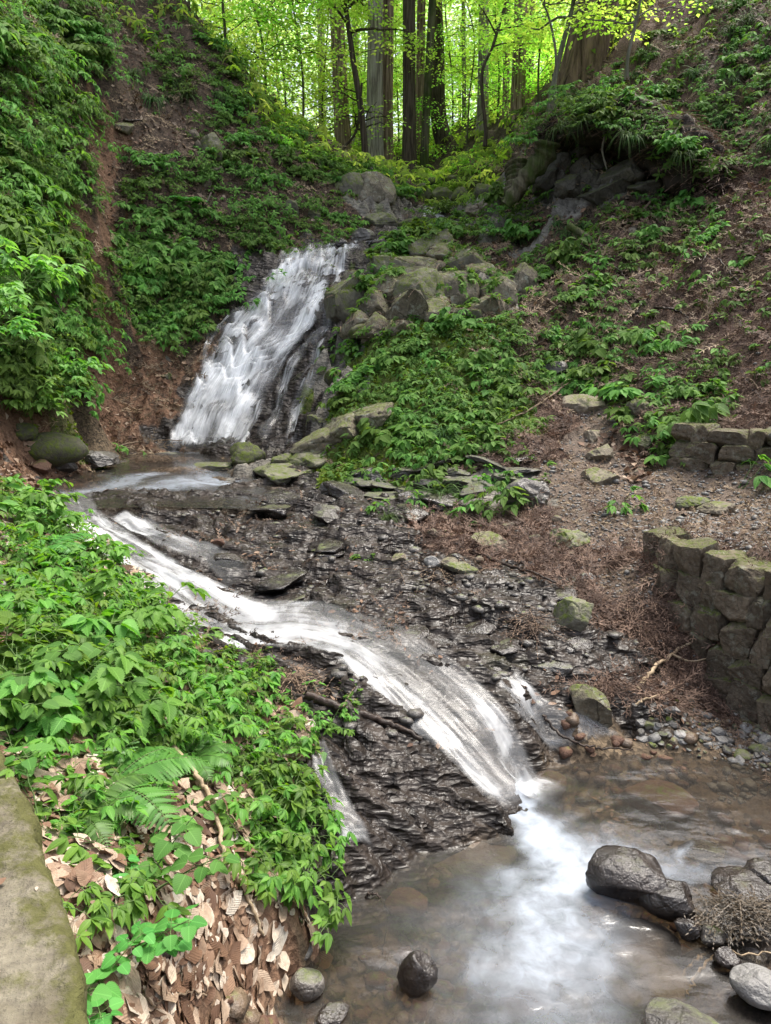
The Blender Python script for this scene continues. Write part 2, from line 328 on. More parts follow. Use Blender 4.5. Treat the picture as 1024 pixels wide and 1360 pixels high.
# ------------------------------------------------------------------ ground material: every kind of ground has its own colours, mixed by where it lies
def ground_mat():
    t = NT('ground'); P = t.pos()
    a1 = t.attr('za').outputs['Color']; a2 = t.attr('zb').outputs['Color']
    s1 = t.n('ShaderNodeSeparateColor', i_0=a1); s2 = t.n('ShaderNodeSeparateColor', i_0=a2)
    zW, zM, zL = s1.outputs; zN, zP, zB = s2.outputs
    n1 = t.noise(2.3, P, 6); n2 = t.noise(17, P, 5); n3 = t.noise(60, P, 4); nb = t.noise(6, P, 6, .6)
    vor = t.n('ShaderNodeTexVoronoi', i_Vector=P, i_Scale=38.0).outputs
    vor2 = t.n('ShaderNodeTexVoronoi', i_Vector=P, i_Scale=85.0).outputs
    soil = t.mix(t.ramp(n2, [(.35, 0), (.65, 1)]), (.010, .007, .005), (.085, .058, .04)); soil = t.mix(t.ramp(n3, [(.5, 0), (.62, .5)]), soil, (.16, .115, .08))
    rock = t.mix(t.ramp(nb, [(.3, 0), (.7, 1)]), (.07, .062, .052), (.25, .235, .20))
    wet = t.mix(t.ramp(nb, [(.3, 0), (.75, 1)]), (.011, .009, .0075), (.055, .044, .037))
    leaf = t.mix(t.ramp(n2, [(.35, 0), (.65, 1)]), (.05, .027, .016), (.22, .125, .075))
    leafv = t.mix(.55, leaf, t.mix(vor[1], (.06, .03, .018), (.28, .17, .11)))
    ned = t.mix(t.ramp(n3, [(.35, 0), (.7, 1)]), (.03, .019, .013), (.155, .095, .066))
    gra = t.mix(.55, t.mix(n2, (.035, .025, .018), (.12, .085, .06)), t.mix(vor2[1], (.05, .037, .028), (.19, .15, .12)))
    moss = t.mix(n2, (.028, .045, .008), (.12, .17, .022))
    bed = t.mix(t.ramp(vor[1], [(.2, 0), (.8, 1)]), (.04, .03, .02), (.15, .11, .07))
    c = soil
    nR = t.attr('zr').outputs['Fac']
    def edge(z): return t.ramp(t.math('ADD', z, t.math('MULTIPLY', t.math('SUBTRACT', n1, .5), .55)), [(.32, 0), (.55, 1)])
    c = t.mix(edge(zL), c, leafv); c = t.mix(edge(zN), c, ned); c = t.mix(edge(zP), c, gra)
    c = t.mix(edge(nR), c, rock); eW = edge(zW); c = t.mix(eW, c, wet); c = t.mix(zB, c, bed)
    gn = t.n('ShaderNodeNewGeometry').outputs['Normal']; up = t.n('ShaderNodeSeparateXYZ', i_0=gn).outputs[2]
    mm = t.math('MULTIPLY', t.ramp(t.math('ADD', t.math('MULTIPLY', zM, .8), t.math('MULTIPLY', n1, .75)), [(.62, 0), (.82, 1)]), t.ramp(up, [(.2, .2), (.8, 1)]))
    mw = t.math('MULTIPLY', t.ramp(n1, [(.60, 0), (.70, .7)]), t.math('SUBTRACT', 1.0, zB))
    c = t.mix(t.math('MAXIMUM', mm, t.math('MULTIPLY', mw, t.math('ADD', nR, t.math('MULTIPLY', zW, .15)))), c, moss)
    rgh = t.mix(eW, (.85,) * 3, t.mix(t.ramp(n2, [(.35, 0), (.65, 1)]), (.26,) * 3, (.5,) * 3))
    h = t.math('ADD', t.math('MULTIPLY', n2, .5), t.math('ADD', t.math('MULTIPLY', n3, .25), t.math('MULTIPLY', vor[0], .3)))
    nr = t.bump(h, t.ramp(eW, [(0, .9), (1, .25)]), .03)
    nr = t.bump(t.noise(160, P, 3), t.ramp(eW, [(0, .5), (1, .12)]), .006, nr)
    wv = t.n('ShaderNodeMix', data_type='VECTOR'); wv.inputs[0].default_value = .035; t.l(P, wv.inputs[4]); t.l(t.n('ShaderNodeTexNoise', i_Scale=6.0, i_Vector=P).outputs[1], wv.inputs[5])
    v1 = t.n('ShaderNodeTexVoronoi', i_Scale=7.0); t.l(t.scalev(wv.outputs[1], (1, 1.9, 3)), v1.inputs['Vector']); v2 = t.n('ShaderNodeTexVoronoi', i_Scale=19.0); t.l(t.scalev(wv.outputs[1], (1, 1.9, 3)), v2.inputs['Vector'])
    rkz = t.math('MAXIMUM', eW, t.math('MULTIPLY', edge(nR), .8)); nr = t.bump(v1.outputs[0], t.math('MULTIPLY', rkz, .5), .09, nr); nr = t.bump(v2.outputs[0], t.math('MULTIPLY', rkz, .45), .03, nr)
    return t.done(t.prin(c, rgh, nr, Specular_IOR_Level=t.mix(eW, (.25,) * 3, (.27,) * 3)))
M = {}
M['ground'] = ground_mat()
_z = {k: GZN[:, i] for i, k in enumerate(KINDS)}
gm = raw_mesh('ground', np.stack([GX.ravel(), GY.ravel(), GH.ravel()], 1), grid_faces(NY, NX), True,
    {'za': np.stack([_z['W'], _z['M'], _z['L']], 1), 'zb': np.stack([_z['N'], _z['P'], _z['B']], 1), 'zr': _z['R']})
tag(link('ground', gm, M['ground']), 'dark soil, wet bedrock and leaf litter of the wooded ravine', kind='structure')
# ------------------------------------------------------------------ rock materials and rocks
def rock_mat(name, c1, c2, moss=.5, rough=(.6, .9), side=0., scale=1.0, lichen=0.0, crack_=.35, mcol=((.028, .042, .008), (.14, .18, .026))):
    t = NT(name); tc = t.n('ShaderNodeTexCoord').outputs['Object']; ri = t.n('ShaderNodeObjectInfo').outputs['Random']
    P = t.pos()
    n1 = t.noise(4 * scale, P, 6, .6); n2 = t.noise(26 * scale, P, 5, .6); n3 = t.noise(110 * scale, P, 4)
    c = t.mix(t.ramp(n1, [(.3, 0), (.7, 1)]), c1, c2)
    c = t.mix(t.ramp(n2, [(.25, .75), (.75, 0)]), c, tuple(v * .55 for v in c1))
    hsv = t.n('ShaderNodeHueSaturation', i_Color=c, i_Value=t.math('ADD', .75, t.math('MULTIPLY', ri, .5))).outputs[0]
    c = hsv
    if lichen: c = t.mix(t.math('MULTIPLY', t.ramp(t.noise(9, P, 5, .7), [(.55, 0), (.62, 1)]), lichen), c, (.30, .31, .25))
    crack = t.n('ShaderNodeTexVoronoi', feature='DISTANCE_TO_EDGE', i_Scale=6.0 * scale)
    t.l(t.mix(.08, P, t.n('ShaderNodeTexNoise', i_Scale=5.0, i_Vector=P).outputs[1]), crack.inputs['Vector'])
    ck = t.ramp(crack.outputs[0], [(0, 0), (.035, 1)])
    c = t.mix(t.math('ADD', ck, 1 - crack_, True), tuple(v * .4 for v in c1), c)
    up = t.n('ShaderNodeSeparateXYZ', i_0=t.n('ShaderNodeNewGeometry').outputs['Normal']).outputs[2]
    mf = t.ramp(t.math('ADD', t.math('MULTIPLY', up, .38 - side), t.math('ADD', t.math('MULTIPLY', n1, .5), moss * .55)), [(.62, 0), (.74, 1)])
    mf = t.math('MULTIPLY', mf, t.math('MULTIPLY', t.ramp(n2, [(.36, .1), (.56, 1)]), t.ramp(t.noise(7, P, 6, .7), [(.38, .1), (.55, 1)])))
    c = t.mix(mf, c, t.mix(n2, *mcol))
    rg = t.mix(mf, t.mix(n2, (rough[0],) * 3, (rough[1],) * 3), (.95,) * 3)
    nr = t.bump(t.math('ADD', t.math('MULTIPLY', n2, .7), t.math('MULTIPLY', ck, .3 * crack_)), .8, .025); nr = t.bump(n3, .6, .008, nr)
    return t.done(t.prin(c, rg, nr, Specular_IOR_Level=.35 if rough[0] > .4 else .7))
M['rock'] = rock_mat('outcrop rock', (.085, .07, .048), (.33, .29, .21), .36, lichen=.6, crack_=.8)
M['rock_moss'] = rock_mat('mossy rock', (.06, .055, .045), (.16, .14, .11), 1.3)
M['rock_halfmoss'] = rock_mat('half mossy rock', (.12, .11, .085), (.28, .26, .20), .74)
M['rock_dark'] = rock_mat('dark rock', (.035, .03, .025), (.12, .105, .09), .12, (.35, .7))
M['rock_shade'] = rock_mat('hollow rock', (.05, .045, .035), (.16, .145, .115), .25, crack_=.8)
M['rock_wet'] = rock_mat('wet rock', (.013, .010, .009), (.06, .045, .036), .0, (.12, .35))
M['rock_wetpale'] = rock_mat('wet pale rock', (.05, .045, .04), (.17, .15, .13), .1, (.2, .5))
M['rock_tan'] = rock_mat('tan rock', (.15, .125, .09), (.33, .28, .21), .2)
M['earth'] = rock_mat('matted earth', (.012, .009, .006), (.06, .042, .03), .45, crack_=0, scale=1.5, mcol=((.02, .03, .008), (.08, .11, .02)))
M['rock_red'] = rock_mat('reddish rock', (.10, .05, .032), (.21, .12, .08), .1)
M['rock_orange'] = rock_mat('orange pool stone', (.10, .065, .04), (.22, .15, .09), .0, (.4, .6), crack_=0)
M['pebble'] = rock_mat('pebble', (.12, .115, .11), (.33, .32, .30), .0, (.35, .7))
M['wallstone'] = rock_mat('wall stone', (.085, .066, .045), (.24, .19, .135), .42, lichen=.35, crack_=.5, scale=1.6, mcol=((.025, .035, .008), (.10, .12, .02)))

M['core'] = rock_mat('wall core', (.012, .010, .007), (.05, .042, .03), .5, crack_=0)
_ico = {}
def ico(sub):
    if sub not in _ico:
        import bmesh
        bm = bmesh.new(); bmesh.ops.create_icosphere(bm, subdivisions=sub, radius=1)
        _ico[sub] = (np.array([v.co[:] for v in bm.verts]), np.array([[v.index for v in f.verts] for f in bm.faces])); bm.free()
    return _ico[sub]
def rock_mesh(name, seed, sub=4, planes=12, cut=(.55, .85), rough=.07, dims=(1, 1, 1), boxy=False, flat=False):
    rs = np.random.RandomState(seed); V, F = ico(sub); V = V.copy()
    if boxy:
        for ax in np.concatenate([np.eye(3), -np.eye(3)]):
            n = ax + rs.randn(3) * .13; n /= np.linalg.norm(n); d = V @ n - rs.uniform(.56, .64); V -= np.maximum(d, 0)[:, None] * n
    for _ in range(planes):
        n = rs.randn(3); n /= np.linalg.norm(n); c = rs.uniform(*cut); d = V @ n - c
        V -= np.maximum(d, 0)[:, None] * n * .96
    V /= np.abs(V).max(0)
    N = V / np.linalg.norm(V, axis=1, keepdims=True); s = seed * 3.7
    V = V + N * (rough * fbm(V[:, 0] * 1.6 + s, V[:, 1] * 1.6, V[:, 2] * 1.6, 3, seed) + rough * .35 * fbm(V[:, 0] * 6 + s, V[:, 1] * 6, V[:, 2] * 6, 3, seed + 5))[:, None]
    if flat:
        for _ in range(2):
            n = rs.randn(3); n /= np.linalg.norm(n)
            for c in rs.uniform(-.8, .8, 3): 
                dd = V @ n - c; V = V - N * (.055 * np.exp(-(dd / .022) ** 2))[:, None] + n * (np.where(dd > 0, 1, -1) * .012)[:, None]
        V = V - N * (.035 * np.clip(plates(V[:, 0] * 3.1 + s + V[:, 2], V[:, 1] * 3.1 + V[:, 2] * 2, seed)[0], -1, 1))[:, None]
    return raw_mesh(name, V * np.array(dims), F, smooth=sub > 2 and not flat)
def facing(p):  # yaw so that local X lies across the view of the point
    return math.atan2(-p[0], p[1]) if p[1] > 0 else 0
_rk = [0]
def rock_at(px, py, w, h, mat, label, name='rock', cat='rock', group=None, depth=.8, seed=None, planes=12, cut=(.55, .85), rough=.07, sub=4, rz=None, sink=.0, z=None, tilt=0, Y=None, boxy=False):
    """a rock whose middle shows at this pixel, w x h pixels large, standing on the ground there"""
    if z is not None and z <= -.1: z = -.05 - h * 2.6 / FPX * 1.9 / 2
    _rk[0] += 1; seed = seed or 100 + _rk[0]
    if Y is not None: p = np.array(W3(px, py + h * .45, Y))
    else: p = hit(px, py + h * .45, GB)
    if z is not None:
        r = ray(px, py + h * .35); t = (z - CZ) / r[2]; p = np.array([r[0] * t, r[1] * t, z])
    dist = p[1] / ray(px, py)[1]
    sx = w * dist / FPX / 2; sz = h * dist / FPX / 2; sy = sx * depth
    look = CZ - p[2]
    flat = mat in ('rock', 'rock_halfmoss', 'rock_shade', 'rock_tan', 'rock_dark', 'rock_wetpale') and w > 15 and p[1] > 3.3
    if flat: sub = 5; planes = max(planes, 11); rough = min(rough, .03); cut = (min(cut[0], .5), min(cut[1], .75))
    o = link(name, rock_mesh(name, seed, sub, planes, cut, rough, (sx, sy, sz * 1.12), boxy, flat), M[mat])
    o.location = (p[0], p[1] + sy * .6, p[2] + sz * (.82 - sink)); o.rotation_euler = (0, tilt, facing(p) + (rz if rz is not None else 0))
    tag(o, label, cat, group); return o

rock_at(63, 598, 88, 42, 'rock_moss', 'low rounded boulder coated in moss beside the plunge pool', name='boulder', cat='boulder', planes=4, cut=(.75, .9), rough=.05)
rock_at(324, 604, 52, 30, 'rock_moss', 'wedge shaped mossy boulder standing just below the foot of the waterfall', name='boulder', cat='boulder', planes=8)
rock_at(28, 574, 36, 24, 'rock_moss', 'small mossy rock uphill behind the rounded pool boulder', planes=6)
rock_at(51, 620, 34, 20, 'rock_red', 'reddish brown angular stone lying in front of the mossy pool boulder', cat='stone', name='stone')
rock_at(82, 619, 34, 18, 'rock_dark', 'dark grey stone between the reddish stone and the pale stream stone', cat='stone', name='stone')
rock_at(128, 611, 54, 22, 'rock_wetpale', 'pale wet stone in the outflow of the plunge pool', cat='stone', name='stone')
rock_at(163, 621, 44, 18, 'rock_wet', 'black wet stone splitting the outflow of the plunge pool', cat='stone', name='stone')
rock_at(214, 609, 58, 15, 'rock_wetpale', 'flat grey stone with a debris heap at the pool outflow', cat='stone', name='stone')
rock_at(286, 622, 62, 18, 'rock_halfmoss', 'long flat stone with moss below the wedge shaped boulder', cat='stone', name='stone')
rock_at(372, 614, 40, 20, 'rock_halfmoss', 'squat grey stone beside the mossy wedge boulder', cat='stone', name='stone')
rock_at(289, 721, 20, 13, 'rock_red', 'small rust brown stone stuck on the black wet rock above the cascade', cat='stone', name='stone', planes=8)
rock_at(656, 724, 60, 24, 'rock_tan', 'long tan boulder with a smooth back on the flat by the path', name='boulder', cat='boulder', planes=5, cut=(.7, .9), rough=.04, tilt=.12)
rock_at(574, 748, 24, 17, 'pebble', 'pale round stone at the wet edge below the long tan boulder', cat='stone', name='stone')
rock_at(613, 757, 44, 18, 'rock_halfmoss', 'greenish flat stone touching the pale round stone', cat='stone', name='stone')
rock_at(597, 750, 24, 16, 'rock_tan', 'small tan stone squeezed behind the greenish flat stone', cat='stone', name='stone')
rock_at(574, 709, 18, 12, 'rock_tan', 'little tan stone at the foot of the mossy mound', cat='stone', name='stone')
rock_at(763, 814, 54, 56, 'rock_halfmoss', 'angular boulder with yellow moss over one flank beside the wet shelf', name='boulder', cat='boulder', planes=14, cut=(.5, .75), rough=.04)
rock_at(786, 941, 58, 58, 'rock', 'angular grey boulder standing at the edge of the lower pool', name='boulder', cat='boulder', planes=14, cut=(.5, .75), rough=.04)
rock_at(844, 1182, 112, 62, 'rock_wet', 'big dark glossy boulder sticking out of the lower pool', name='boulder', cat='boulder', planes=7, cut=(.6, .85), rough=.05, z=0, sub=5)
rock_at(893, 1203, 84, 54, 'rock_wet', 'smaller dark boulder leaning on the big glossy boulder', name='boulder', cat='boulder', planes=7, rough=.07, z=0, sub=5)
rock_at(937, 1140, 62, 16, 'rock_wet', 'low black rock barely breaking the water of the lower pool', z=-.05)
rock_at(990, 1195, 100, 26, 'rock_wet', 'dark wet rock under the twig debris beside the lower pool', z=0)
rock_at(1022, 1168, 60, 20, 'rock_wet', 'dark rock cut by the picture edge above the twig debris', z=.03)
rock_at(556, 1306, 54, 60, 'rock_wet', 'upright round black stone standing in shallow water', name='stone', cat='stone', planes=4, z=-.02, cut=(.7, .9))
rock_at(407, 1317, 48, 34, 'rock_wetpale', 'round grey rough stone in the shallows near the leaf bank', name='stone', cat='stone', planes=2, rough=.03, z=.0)
rock_at(440, 1358, 50, 14, 'rock_wet', 'brown wet stone at the lower edge of the shallows', name='stone', cat='stone', z=.0)
rock_at(1018, 1326, 78, 36, 'pebble', 'pale grey boulder at the corner of the lower pool', name='boulder', cat='boulder', planes=5, cut=(.65, .9), rough=.04, z=.02, sub=5)
rock_at(925, 1392, 120, 22, 'rock_dark', 'flat mossy rock in front of the pale corner boulder', z=.03, sub=5)
rock_at(946, 1251, 40, 24, 'rock_dark', 'fist sized dark stone under the twigs by the glossy boulder', name='stone', cat='stone', z=.0)
rock_at(968, 1280, 36, 26, 'rock_wet', 'blunt dark stone behind the pale corner boulder', name='stone', cat='stone', z=.0, planes=6)
rock_at(915, 1240, 36, 30, 'rock_wet', 'wet knob of rock below the smaller dark boulder', name='stone', cat='stone', z=.0)
rock_at(395, 1270, 40, 24, 'rock_wetpale', 'pale stone at the waterline below the leaf bank', name='stone', cat='stone', z=.0)
for q, (x_, y_, w_, h_, m_, l_) in enumerate([(622, 1160, 150, 60, 'rock_orange', 'big tan slab under water beside the foam'), (865, 1268, 90, 44, 'rock_orange', 'brown sunken stone below the glossy boulder'),
        (860, 1325, 130, 60, 'rock_orange', 'wide sunken tan stone at the lower picture edge'), (660, 1312, 70, 50, 'rock_orange', 'pinkish sunken stone under the spreading foam'),
        (700, 1350, 80, 40, 'rock_red', 'brown sunken stone in front of the pinkish one'), (540, 1210, 60, 30, 'rock_red', 'small brown sunken stone in the dark shallows'),
        (730, 1050, 60, 30, 'rock_red', 'brown sunken stone beyond the foot of the cascade'), (880, 1075, 100, 30, 'rock_red', 'long brown sunken stone in the far part of the lower pool'), (760, 1345, 60, 36, 'rock_dark', 'dark sunken stone between the tan ones')]):
    rock_at(x_, y_, w_, h_, m_, l_, name='stone', cat='stone', z=-.15, planes=5, cut=(.65, .9))
# outcrop on the mound beside the head of the fall
oc = [(458, 388, 54, 52), (492, 402, 46, 44), (478, 368, 44, 30), (524, 372, 54, 52), (566, 374, 60, 66), (604, 372, 56, 64), (642, 352, 48, 44), (664, 378, 50, 58), (622, 338, 50, 40), (545, 404, 60, 46), (500, 428, 50, 40),
      (582, 404, 52, 44), (514, 348, 50, 32), (560, 344, 60, 34), (600, 330, 56, 30), (690, 362, 40, 46), (575, 323, 54, 26), (470, 428, 40, 34), (530, 430, 46, 30), (650, 405, 50, 34), (620, 412, 46, 30)]
odesc = ['blocky grey rock at the very lip of the waterfall', 'pale angular rock one step down from the block at the lip', 'flat rock capping the block at the lip', 'broken rock with a straight crack beside a fern', 'tallest block of the outcrop, with a vertical face',
         'broad block jointed against the tallest block', 'upper rock near the hollow under the roots', 'end block of the outcrop facing the path slope', 'tilted slab lying over the broad block', 'low lichen grey block under the tallest block', 'mossy block hanging over the black wet face',
         'cracked block at the foot of the broad block', 'flat shelf rock with moss over the crack', 'wide flat rock behind the tallest block', 'grey rock with seedlings near the upper stream', 'narrow rock at the dark end of the outcrop', 'grey slab beside the upper stream pool', 'small block over the mossy cushion', 'half buried block below the lichen grey block', 'low rock sunk in the plants below the end block', 'low rock wedged under the cracked block']
for q, (x_, y_, w_, h_) in enumerate(oc):
    rock_at(x_, y_, w_ * 1.3, h_ * 1.25, 'rock' if q % 4 else 'rock_halfmoss', odesc[q], group='rocks of the outcrop beside the waterfall', planes=17, cut=(.42, .62), rough=.03, sub=5, depth=1.0, boxy=q % 4 == 0, rz=random.Random(q).uniform(-.9, .9), tilt=random.Random(q+50).uniform(-.5, .4), sink=.55)
# rocks round the upper stream
for x_, y_, w_, h_, m_, l_ in [(492, 250, 66, 56, 'rock', 'big pale boulder above the lip at the foot of the wooded hillside'), (462, 244, 40, 52, 'rock_halfmoss', 'narrow pale boulder leaning on the big pale boulder'), (505, 290, 50, 30, 'rock_halfmoss', 'flat brown rock below the big pale boulder'),
        (452, 321, 30, 16, 'rock_wet', 'rounded blue grey stone at the water just above the fall'), (545, 297, 38, 18, 'rock_moss', 'dark mossy rock right below the small upper fall'), (535, 318, 50, 20, 'rock_moss', 'moss cushion rock between outcrop and upper stream'),
        (478, 312, 40, 22, 'rock_wetpale', 'brown wet rock at the bend of the upper stream'), (562, 252, 26, 22, 'rock_moss', 'first mossy boulder beyond the small upper fall'), (588, 255, 30, 24, 'rock_moss', 'rounded mossy boulder in the row above the small upper fall'), (614, 258, 28, 24, 'rock_moss', 'third mossy boulder counted from the small upper fall'),
        (645, 252, 28, 26, 'rock_moss', 'mossy boulder at the end of the row near the root'), (632, 240, 26, 18, 'rock_moss', 'mossy boulder on top of the row above the upper fall'), (600, 238, 30, 16, 'rock_moss', 'half buried mossy boulder over the row'), (640, 276, 40, 24, 'rock_tan', 'pale tan rock between the row of mossy boulders and the root'), (575, 240, 24, 14, 'rock_moss', 'small mossy boulder topmost in the row'),
        (277, 190, 36, 44, 'rock_halfmoss', 'tan block with a flat top standing out of the hillside'), (258, 178, 16, 14, 'rock_tan', 'little pale stone beside the tan hillside block'), (262, 192, 16, 16, 'rock_tan', 'cracked stone touching the tan hillside block'), (165, 167, 28, 20, 'rock', 'pale stone at the head of the leaf gully'), (270, 240, 26, 18, 'rock_tan', 'pale stone below the tan hillside block'), (285, 225, 24, 16, 'rock', 'grey stone under the tan hillside block'),
        (385, 275, 22, 26, 'rock_halfmoss', 'weathered rock among the plants above the fall'), (418, 282, 18, 20, 'rock_halfmoss', 'small weathered rock near the big pale boulder'), (215, 478, 28, 16, 'rock_dark', 'angular dark stone at the gully edge by the fall'), (222, 500, 26, 20, 'rock_halfmoss', 'mossy stone under the angular dark gully stone'),
        (480, 440, 36, 24, 'rock_moss', 'round moss cushion beside the black wet face'), (444, 500, 30, 26, 'rock_moss', 'mossy knob over the black wet face'), (418, 560, 34, 22, 'rock_halfmoss', 'pale green rock at the foot of the thin side falls'), (775, 535, 62, 34, 'rock_tan', 'pale flat step stone at the bend of the slope path'),
        (700, 655, 64, 46, 'rock_wetpale', 'grey slanting rock at the foot of the mound'), (766, 712, 66, 28, 'rock_halfmoss', 'flat mossy ledge rock crossing the path'), (740, 485, 34, 20, 'rock_dark', 'dark rock above the flat step stone'), (925, 668, 44, 22, 'rock_halfmoss', 'mossy flat stone near the foot of the small wall'), (962, 676, 56, 22, 'rock_tan', 'pale flat stone beside the mossy one near the small wall'),
        (805, 600, 46, 30, 'rock_tan', 'worn step stone in the middle of the slope path'), (800, 632, 50, 26, 'rock_tan', 'lowest worn step stone of the slope path'), (790, 575, 36, 20, 'rock_tan', 'worn step stone under the bend of the slope path'), (855, 540, 40, 26, 'rock', 'pale rock in the plants beside the slope path'), (860, 585, 34, 26, 'rock_halfmoss', 'rock beside the worn steps'), (540, 660, 40, 22, 'rock_wet', 'wet dark ledge rock at the seep'), (620, 640, 60, 18, 'rock_dark', 'dark layered ledge under the mound'), (495, 632, 30, 20, 'rock_wetpale', 'wet grey stone at the corner of the mound'), (440, 648, 34, 18, 'rock_wetpale', 'wet grey stone set in the black rock shelf')]:
    rock_at(x_, y_, w_, h_, m_, l_, cat='boulder' if w_ > 45 or 'boulder' in l_ else 'rock', name='boulder' if 'boulder' in l_ else 'rock', planes=9, sink=.45 if 'step' in l_ or 'flat' in l_ else .2, depth=1.0)
# rocks in the hollow under the overhang
ho = [(782, 196, 36, 30), (748, 216, 36, 34), (773, 222, 34, 34), (800, 215, 40, 30), (762, 246, 40, 26), (790, 243, 40, 30), (838, 226, 90, 46), (820, 254, 92, 30), (730, 240, 34, 24), (815, 195, 40, 26), (725, 205, 30, 26), (865, 248, 60, 30), (765, 196, 24, 26), (745, 190, 26, 26)]
hd = ['small block up under the roof of the hollow', 'block in the middle of the stacked rocks of the hollow', 'faceted block beside the middle one in the hollow', 'wide block under the roof of the hollow', 'low block on the floor of the hollow', 'pointed block at the front of the hollow', 'largest slab of the hollow, with a dark face',
      'long flat slab lying along the mouth of the hollow', 'small rock at the root side of the hollow', 'rock jammed under the overhanging turf', 'rock half hidden by the root', 'dark slab at the deep end of the hollow', 'narrow chip under the roof of the hollow', 'narrow rock against the root of the hollow']
for q, (x_, y_, w_, h_) in enumerate(ho):
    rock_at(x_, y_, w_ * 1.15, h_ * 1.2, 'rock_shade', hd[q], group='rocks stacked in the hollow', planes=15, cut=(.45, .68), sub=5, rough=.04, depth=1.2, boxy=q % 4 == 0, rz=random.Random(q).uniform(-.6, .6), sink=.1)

for x_, y_, w_, h_, t_, l_ in [(395, 605, 60, 26, -.3, 'pale mossy rock hump running down beside the wedge boulder'), (425, 585, 60, 30, -.4, 'pale sloping rock below the thin side falls'), (455, 565, 60, 30, -.4, 'lichen spotted rock on the edge of the mound'), (490, 545, 50, 26, -.4, 'pale rock high on the edge of the mound'), (380, 622, 90, 20, 0, 'low bright moss covered rock at the corner of the mound')]:
    rock_at(x_, y_, w_ * 1.5, h_ * 1.3, 'rock' if y_ < 600 else 'rock_halfmoss', l_, planes=14, cut=(.45, .75), rough=.09, sub=5, tilt=t_, sink=.6, depth=1.6)
_led = []
_rr = random.Random(77)
for x_, y_ in [(500, 640), (540, 625), (575, 640), (610, 625), (640, 648), (670, 635), (700, 625), (560, 658), (600, 668), (640, 672), (520, 660), (690, 605), (470, 655), (730, 640), (585, 612), (655, 612), (545, 682), (480, 625)]:
    _led.append((rock_at(x_, y_, _rr.uniform(50, 100), _rr.uniform(12, 22), 'rock_dark' if _rr.random() < .6 else 'rock_wet', 'x', name='ledge', cat='ledge', group='dark ledges under the mound', planes=16, cut=(.4, .75), depth=1.2, tilt=_rr.uniform(-.2, .2), sink=.6, rough=.08), x_, y_))
_bs = []
for k in range(24):
    for _ in range(50):
        x_, y_ = _rr.uniform(290, 780), _rr.uniform(650, 960)
        if y_ > 640 + (x_ - 290) * .02 and y_ < 760 + (x_ - 290) * .45 and y_ > 655 + max(0, x_ - 520) * .42 and (x_ < 560 or y_ > 745): break
    _bs.append((rock_at(x_, y_, _rr.uniform(28, 78), _rr.uniform(9, 22), 'rock_wet' if _rr.random() < .85 else 'rock_wetpale', 'x', name='slab', cat='rock slab', group='wet slabs of the rock shelf', planes=15, cut=(.4, .75), depth=1.3, tilt=_rr.uniform(-.2, .2), rz=_rr.uniform(-.7, .7), sink=.75, rough=.09), x_, y_))

OVH = []
for (x_, y_, w_, h_, Y_, d_) in [(765, 172, 90, 40, 13.9, .9), (815, 168, 120, 58, 13.4, .8), (865, 184, 110, 64, 12.9, .8), (905, 208, 90, 70, 12.5, .7), (950, 238, 70, 44, 12.2, .8)]:
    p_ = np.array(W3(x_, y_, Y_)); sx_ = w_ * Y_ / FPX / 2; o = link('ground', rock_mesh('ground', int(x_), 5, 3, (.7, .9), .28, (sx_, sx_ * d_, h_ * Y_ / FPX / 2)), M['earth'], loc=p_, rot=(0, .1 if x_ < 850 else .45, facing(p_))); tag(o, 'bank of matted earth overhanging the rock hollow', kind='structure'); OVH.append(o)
# ------------------------------------------------------------------ dry stone retaining walls
def wall(name, pts, ztop, courses, sw, label, seed, thick=.26, base=None):
    e = link(name, None, loc=(pts[0][0], pts[0][1], 0)); tag(e, label, 'wall')
    rs = np.random.RandomState(seed); P_ = np.array(pts, float); seg = np.linalg.norm(np.diff(P_, axis=0), axis=1); cum = np.concatenate([[0], np.cumsum(seg)]); Lt = cum[-1]
    ch = (ztop - base) / courses; protos = [rock_mesh('stone', seed + k, 5, 6, (.58, .8), .04, boxy=True, flat=True) for k in range(9)]
    for m_ in protos: m_.materials.append(M['wallstone'])
    cv = []
    for k_ in range(40):
        u = Lt * k_ / 39; kk = min(np.searchsorted(cum, u, 'right') - 1, len(seg) - 1); d = (P_[kk+1] - P_[kk]) / seg[kk]; q = np.array([np.interp(u, cum, P_[:, 0]), np.interp(u, cum, P_[:, 1])]); nn = np.array([d[1], -d[0]])
        for s_, z_ in ((.10, base - .2), (.07, base), (0., ztop - .09), (-.12, ztop - .04)): cv.append((*(q + nn * s_ - pts[0]), z_))
    link('core', raw_mesh('core', cv, grid_faces(40, 4)[:, ::-1], True), M['core'], e)
    for c in range(courses):
        s = -rs.uniform(0, sw)
        while s < Lt:
            w = sw * rs.uniform(.65, 1.35); u = np.clip(s + w / 2, 0, Lt)
            x, y = np.interp(u, cum, P_[:, 0]), np.interp(u, cum, P_[:, 1]); k = min(np.searchsorted(cum, u, 'right') - 1, len(seg) - 1)
            d = (P_[k+1] - P_[k]) / seg[k]; nrm = np.array([d[1], -d[0]]);
            z = base + (c + .5) * ch; lean = .10 * (courses - 1 - c) / max(courses - 1, 1)
            o = link('stone', protos[rs.randint(9)], parent=e)
            o.location = (x + nrm[0] * lean - pts[0][0], y + nrm[1] * lean - pts[0][1], z + rs.uniform(-.02, .02))
            f = .60; o.scale = (w * f, thick * .6, ch * rs.uniform(.60, .74)); o.rotation_euler = (rs.uniform(-.1, .1), rs.uniform(-.12, .12), math.atan2(d[1], d[0]) + rs.uniform(-.1, .1) + (math.pi if rs.rand() < .5 else 0))
            s += w
    return e
